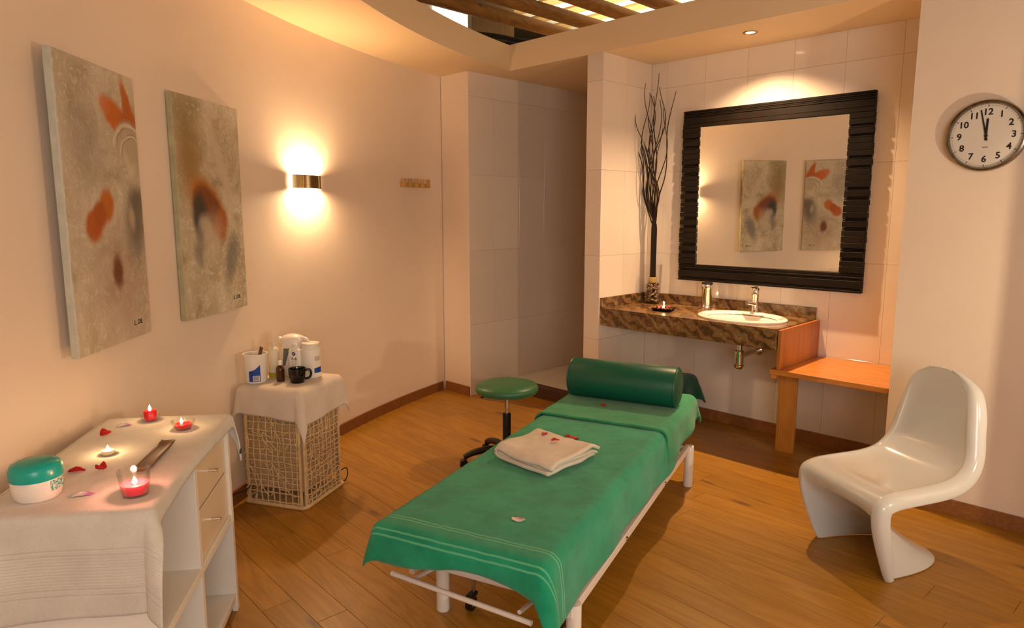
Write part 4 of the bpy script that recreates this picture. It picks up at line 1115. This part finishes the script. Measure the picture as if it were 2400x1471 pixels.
# folded white towel
fw = mat_towel('white_folded_towel', rgb(214, 200, 182), rgb(234, 222, 206), scale=380)
FT = BED(-1.17, 2.69, HB+.011); ft = thing('folded_towel', 'small white towel folded into a thick square on the green towel', 'towel', FT, -BA-math.radians(17))
def layer(zlo, zhi, x0_, x1a, x1b, yw, seed, taper):
    hm = (zhi-zlo)/2; zm = (zhi+zlo)/2
    path = []
    n = 16
    for i in range(n): path.append((x1a+(x0_+hm-x1a)*i/n, zlo))
    for i in range(9):
        a = math.radians(-90-180*i/8); path.append((x0_+hm+hm*math.cos(a), zm+hm*math.sin(a)))
    for i in range(1, n+1): path.append((x0_+hm+(x1b-x0_-hm)*i/n, zhi))
    m = len(path)-1
    def f(u, v):
        i = u*m; k = min(int(i), m-1); t = i-k
        x = path[k][0]*(1-t)+path[k+1][0]*t; z = path[k][1]*(1-t)+path[k+1][1]*t
        y = (v-.5)*2*yw*(1+taper*(x/.17)); edge = 1-max(0, abs(v-.5)*2-.78)/.22*.30
        nz = noise.noise(Vector((x*8+seed, y*8, z*10)))+.35*noise.noise(Vector((x*30+seed, y*30, z*10)))
        zz = (z-.0)*(edge if z > zm else 1)+.011*nz*(z/zhi)
        return Vector((x+.014*noise.noise(Vector((y*9, seed, z*9))), y+.012*noise.noise(Vector((x*9, seed+3, 1))), max(.003, zz)))
    return grid(NB(), 44, 26, f)
o = obj('outer_fold', layer(.008, .068, -.180, .150, .172, .168, .3, .03), fw, ft, smooth=True); addmod(o, 'SOLIDIFY', thickness=.014, offset=-1)
o = obj('inner_fold', layer(.026, .044, -.150, .150, .160, .155, 2.3, .03), fw, ft, smooth=True); addmod(o, 'SOLIDIFY', thickness=.008, offset=-1)
ZF = HB+.011+.076
def bp(lat, lon, z): p = BED(lat, lon, z); return (p.x, p.y, p.z)
petal('red petal on the folded white towel, leftmost of its three', bp(-1.225, 2.80, ZF-.004), .9, .040, .024, .006)
petal('red petal on the folded white towel, front middle of its three', bp(-1.145, 2.735, ZF-.002), .2, .040, .026, .006)
petal('red petal on the folded white towel, rightmost at its rim', bp(-1.115, 2.815, ZF-.006), -.5, .040, .022, .006)
petal('dark red petal on the green towel just behind the folded white towel', bp(-1.147, 2.99, HB+.0115), .5, .038, .03, .010)
petal('small red petal on the green towel in front of the bolster', bp(-1.194, 3.545, HB+.029), .0, .034, .026, .010)
petal('single white petal with violet rim on the green towel', bp(-1.011, 2.08, HB+.0115), 1.2, .036, .05, .004, wp.m)

# ------------------------------------------------------------------ stool
st = thing('swivel_stool', 'round green vinyl swivel stool on black five-star base', 'stool', (-.033, 4.175, 0), math.radians(25))
obj('seat', Lathe([(0, .475), (.15, .475), (.188, .482), (.199, .498), (.199, .512), (.188, .530), (.15, .542), (.08, .548), (0, .549)], seg=56), M['vinyl2'], st, smooth=True)
obj('seat_plate', Lathe([(0, .455), (.05, .455), (.12, .468), (.12, .475), (0, .475)], seg=28), M['black'], st, smooth=True)
a_ = math.radians(190-25); obj('lever', Tube([(.04*math.cos(a_), .04*math.sin(a_), .46), (.13*math.cos(a_), .13*math.sin(a_), .458), (.165*math.cos(a_), .165*math.sin(a_), .458)], [.005, .006, .011], seg=8), M['black'], st, smooth=True)
obj('gas_rod', Lathe([(.014, .33), (.014, .46)], seg=20), M['chrome'], st, smooth=True)
obj('column_sleeve', Lathe([(.014, .345), (.024, .345), (.026, .34), (.026, .10), (.03, .09), (0, .09)], seg=24), M['black'], st, smooth=True)
obj('hub', Lathe([(0, .075), (.045, .075), (.05, .085), (.045, .12), (.028, .135), (0, .135)], seg=24), M['black'], st, smooth=True)
for k in range(5):
    a_ = math.radians(192-25+72*k); d_ = Vector((math.cos(a_), math.sin(a_), 0))
    pts = catmull([tuple(d_*.02+Vector((0, 0, .105))), tuple(d_*.12+Vector((0, 0, .115))), tuple(d_*.22+Vector((0, 0, .098))), tuple(d_*.275+Vector((0, 0, .072)))], 5)
    lg = obj('leg', Tube(pts, [.026-.009*i/(len(pts)-1) for i in range(len(pts))], seg=10), M['black'], st, smooth=True)
    q = d_*.275; s = Vector((-d_.y, d_.x, 0))
    obj('caster', Tube([q+s*-.02+Vector((0, 0, .026)), q+s*.02+Vector((0, 0, .026))], .026, seg=18), M['black'], lg, smooth=True)
    obj('caster_hood', Tube([q+s*-.021+Vector((0, 0, .036)), q+s*.021+Vector((0, 0, .036))], .024, seg=14), M['black'], lg, smooth=True)

# ------------------------------------------------------------------ white moulded chair
rows = [  # centre(y,z)  edge(y,z)  half width  lip
 ((-.452, .884), (-.448, .878), .050, .2), ((-.451, .872), (-.444, .850), .104, .5), ((-.448, .840), (-.438, .808), .142, .8), ((-.442, .758), (-.425, .718), .166, 1),
 ((-.436, .664), (-.412, .624), .182, 1), ((-.428, .578), (-.402, .545), .197, 1), ((-.410, .503), (-.376, .486), .210, 1), ((-.358, .440), (-.322, .446), .216, 1),
 ((-.270, .407), (-.240, .428), .219, 1), ((-.165, .395), (-.140, .422), .221, 1), ((-.060, .396), (-.050, .418), .223, 1), ((.028, .403), (.028, .411), .224, 1),
 ((.088, .388), (.088, .388), .224, 1), ((.098, .350), (.110, .342), .223, 1), ((.055, .308), (.106, .275), .220, 1), ((-.022, .260), (.088, .205), .216, 1),
 ((-.112, .200), (.064, .140), .212, .9), ((-.208, .132), (.040, .082), .209, .75), ((-.312, .062), (.019, .036), .206, .6), ((-.420, .003), (.0, .002), .205, .45)]
def chair_mesh():
    C1 = catmull([r[0] for r in rows], 3); E1 = catmull([r[1] for r in rows], 3)
    Hw = catmull([(r[2], r[3]) for r in rows], 3); n = len(C1); nt = 24
    bm = NB(); V = []
    for i in range(n):
        cy_, cz_ = C1[i]; ey, ez = E1[i]; hw, lip = Hw[i]
        a = E1[max(i-1, 0)]; b = E1[min(i+1, n-1)]; ty, tz = b[0]-a[0], b[1]-a[1]; L = math.hypot(ty, tz) or 1; ny, nz = tz/L, -ty/L
        row = []
        def lp(s):
            out = []
            for (ox, on) in ((.020, .004), (.036, .016), (.042, .036), (.043, .060)):
                out.append(Vector((s*(hw+ox*(.45+.55*lip)), ey+ny*on*lip, max(.001, ez+nz*on*lip))))
            return out
        row += lp(-1)[::-1]
        nexp = 2.0 if i < n*.62 else 2.5
        for k in range(nt+1):
            ph = -PI/2+PI*k/nt; sx_ = math.copysign(abs(math.sin(ph))**(2/nexp), math.sin(ph)); g = 1-abs(math.cos(ph))**(2/nexp)
            row.append(Vector((hw*sx_, cy_+(ey-cy_)*g, max(.001, cz_+(ez-cz_)*g))))
        row += lp(1)
        V.append([bm.verts.new(p) for p in row])
    for A, B in zip(V, V[1:]):
        for k in range(len(A)-1): bm.faces.new((A[k], A[k+1], B[k+1], B[k]))
    return bm
ch = obj('moulded_chair', chair_mesh(), M['chair'], None, (1.575, 2.985, 0), math.radians(105.4), smooth=True)
ch.data.polygons.foreach_set('use_smooth', [True]*len(ch.data.polygons))
tag(ch, 'glossy white one-piece S-curved plastic chair in front of the clock wall', 'chair')
addmod(ch, 'SOLIDIFY', thickness=.009, offset=0.); addmod(ch, 'SUBSURF', levels=1, render_levels=2)

# ------------------------------------------------------------------ small stool with dark green towel behind the table head
sg = thing('wooden_stool', 'low wooden stool half hidden behind the bolster', 'stool', AB(-2.69, 4.34), RW)
obj('seat', Box(-.16, .16, -.15, .15, .345, .375, bev=.006), M['benchwood'], sg)
for sx in (-1, 1):
    for sy_ in (-1, 1): obj('leg', Tube([(sx*.15, sy_*.13, 0), (sx*.13, sy_*.115, .345)], .018, seg=10), M['benchwood'], sg, smooth=True)
gt3 = mat_towel('dark_green_towel', rgb(4, 62, 44), rgb(10, 84, 60), scale=400)
bm = drape(-.165, .165, -.155, .155, .392, .05, (.17, .19, .19, .15), res=(40, 40), wave=.008, wfreq=30, flare=.3, seed=3.3, rough=.006)
cloth('dark_towel', bm, gt3, 'crumpled dark green towel behind the bolster near the mirror wall', 'towel', AB(-2.69, 4.34), RW, .014)

# ------------------------------------------------------------------ lamp standing to the right, outside the photograph
LP = AB(.55, 2.85)
lm_ = thing('floor_lamp', 'short floor lamp with a light-blocking dish right of the clock wall', 'floor lamp', LP)
obj('base', Lathe([(0, 0), (.12, 0), (.12, .015), (.02, .025), (0, .025)], seg=28), M['steel'], lm_, smooth=True)
obj('pole', Lathe([(.010, .02), (.010, .93), (.03, .95), (0, .95)], seg=14), M['steel'], lm_, smooth=True)
obj('light_block_dish', Lathe([(0, .95), (.03, .955), (.075, .985), (.075, .988), (.03, .960), (0, .958)], seg=32), M['white'], lm_, smooth=True)  # dish added below the bulb to keep its light off the near floor
l = D.lights.new('floor_lamp_bulb', 'POINT'); l.energy = 62; l.color = (1, .76, .50); l.shadow_soft_size = .035
o = D.objects.new('floor_lamp_bulb', l); COL.objects.link(o); o.parent = lm_; o.location = (0, 0, 1.03)
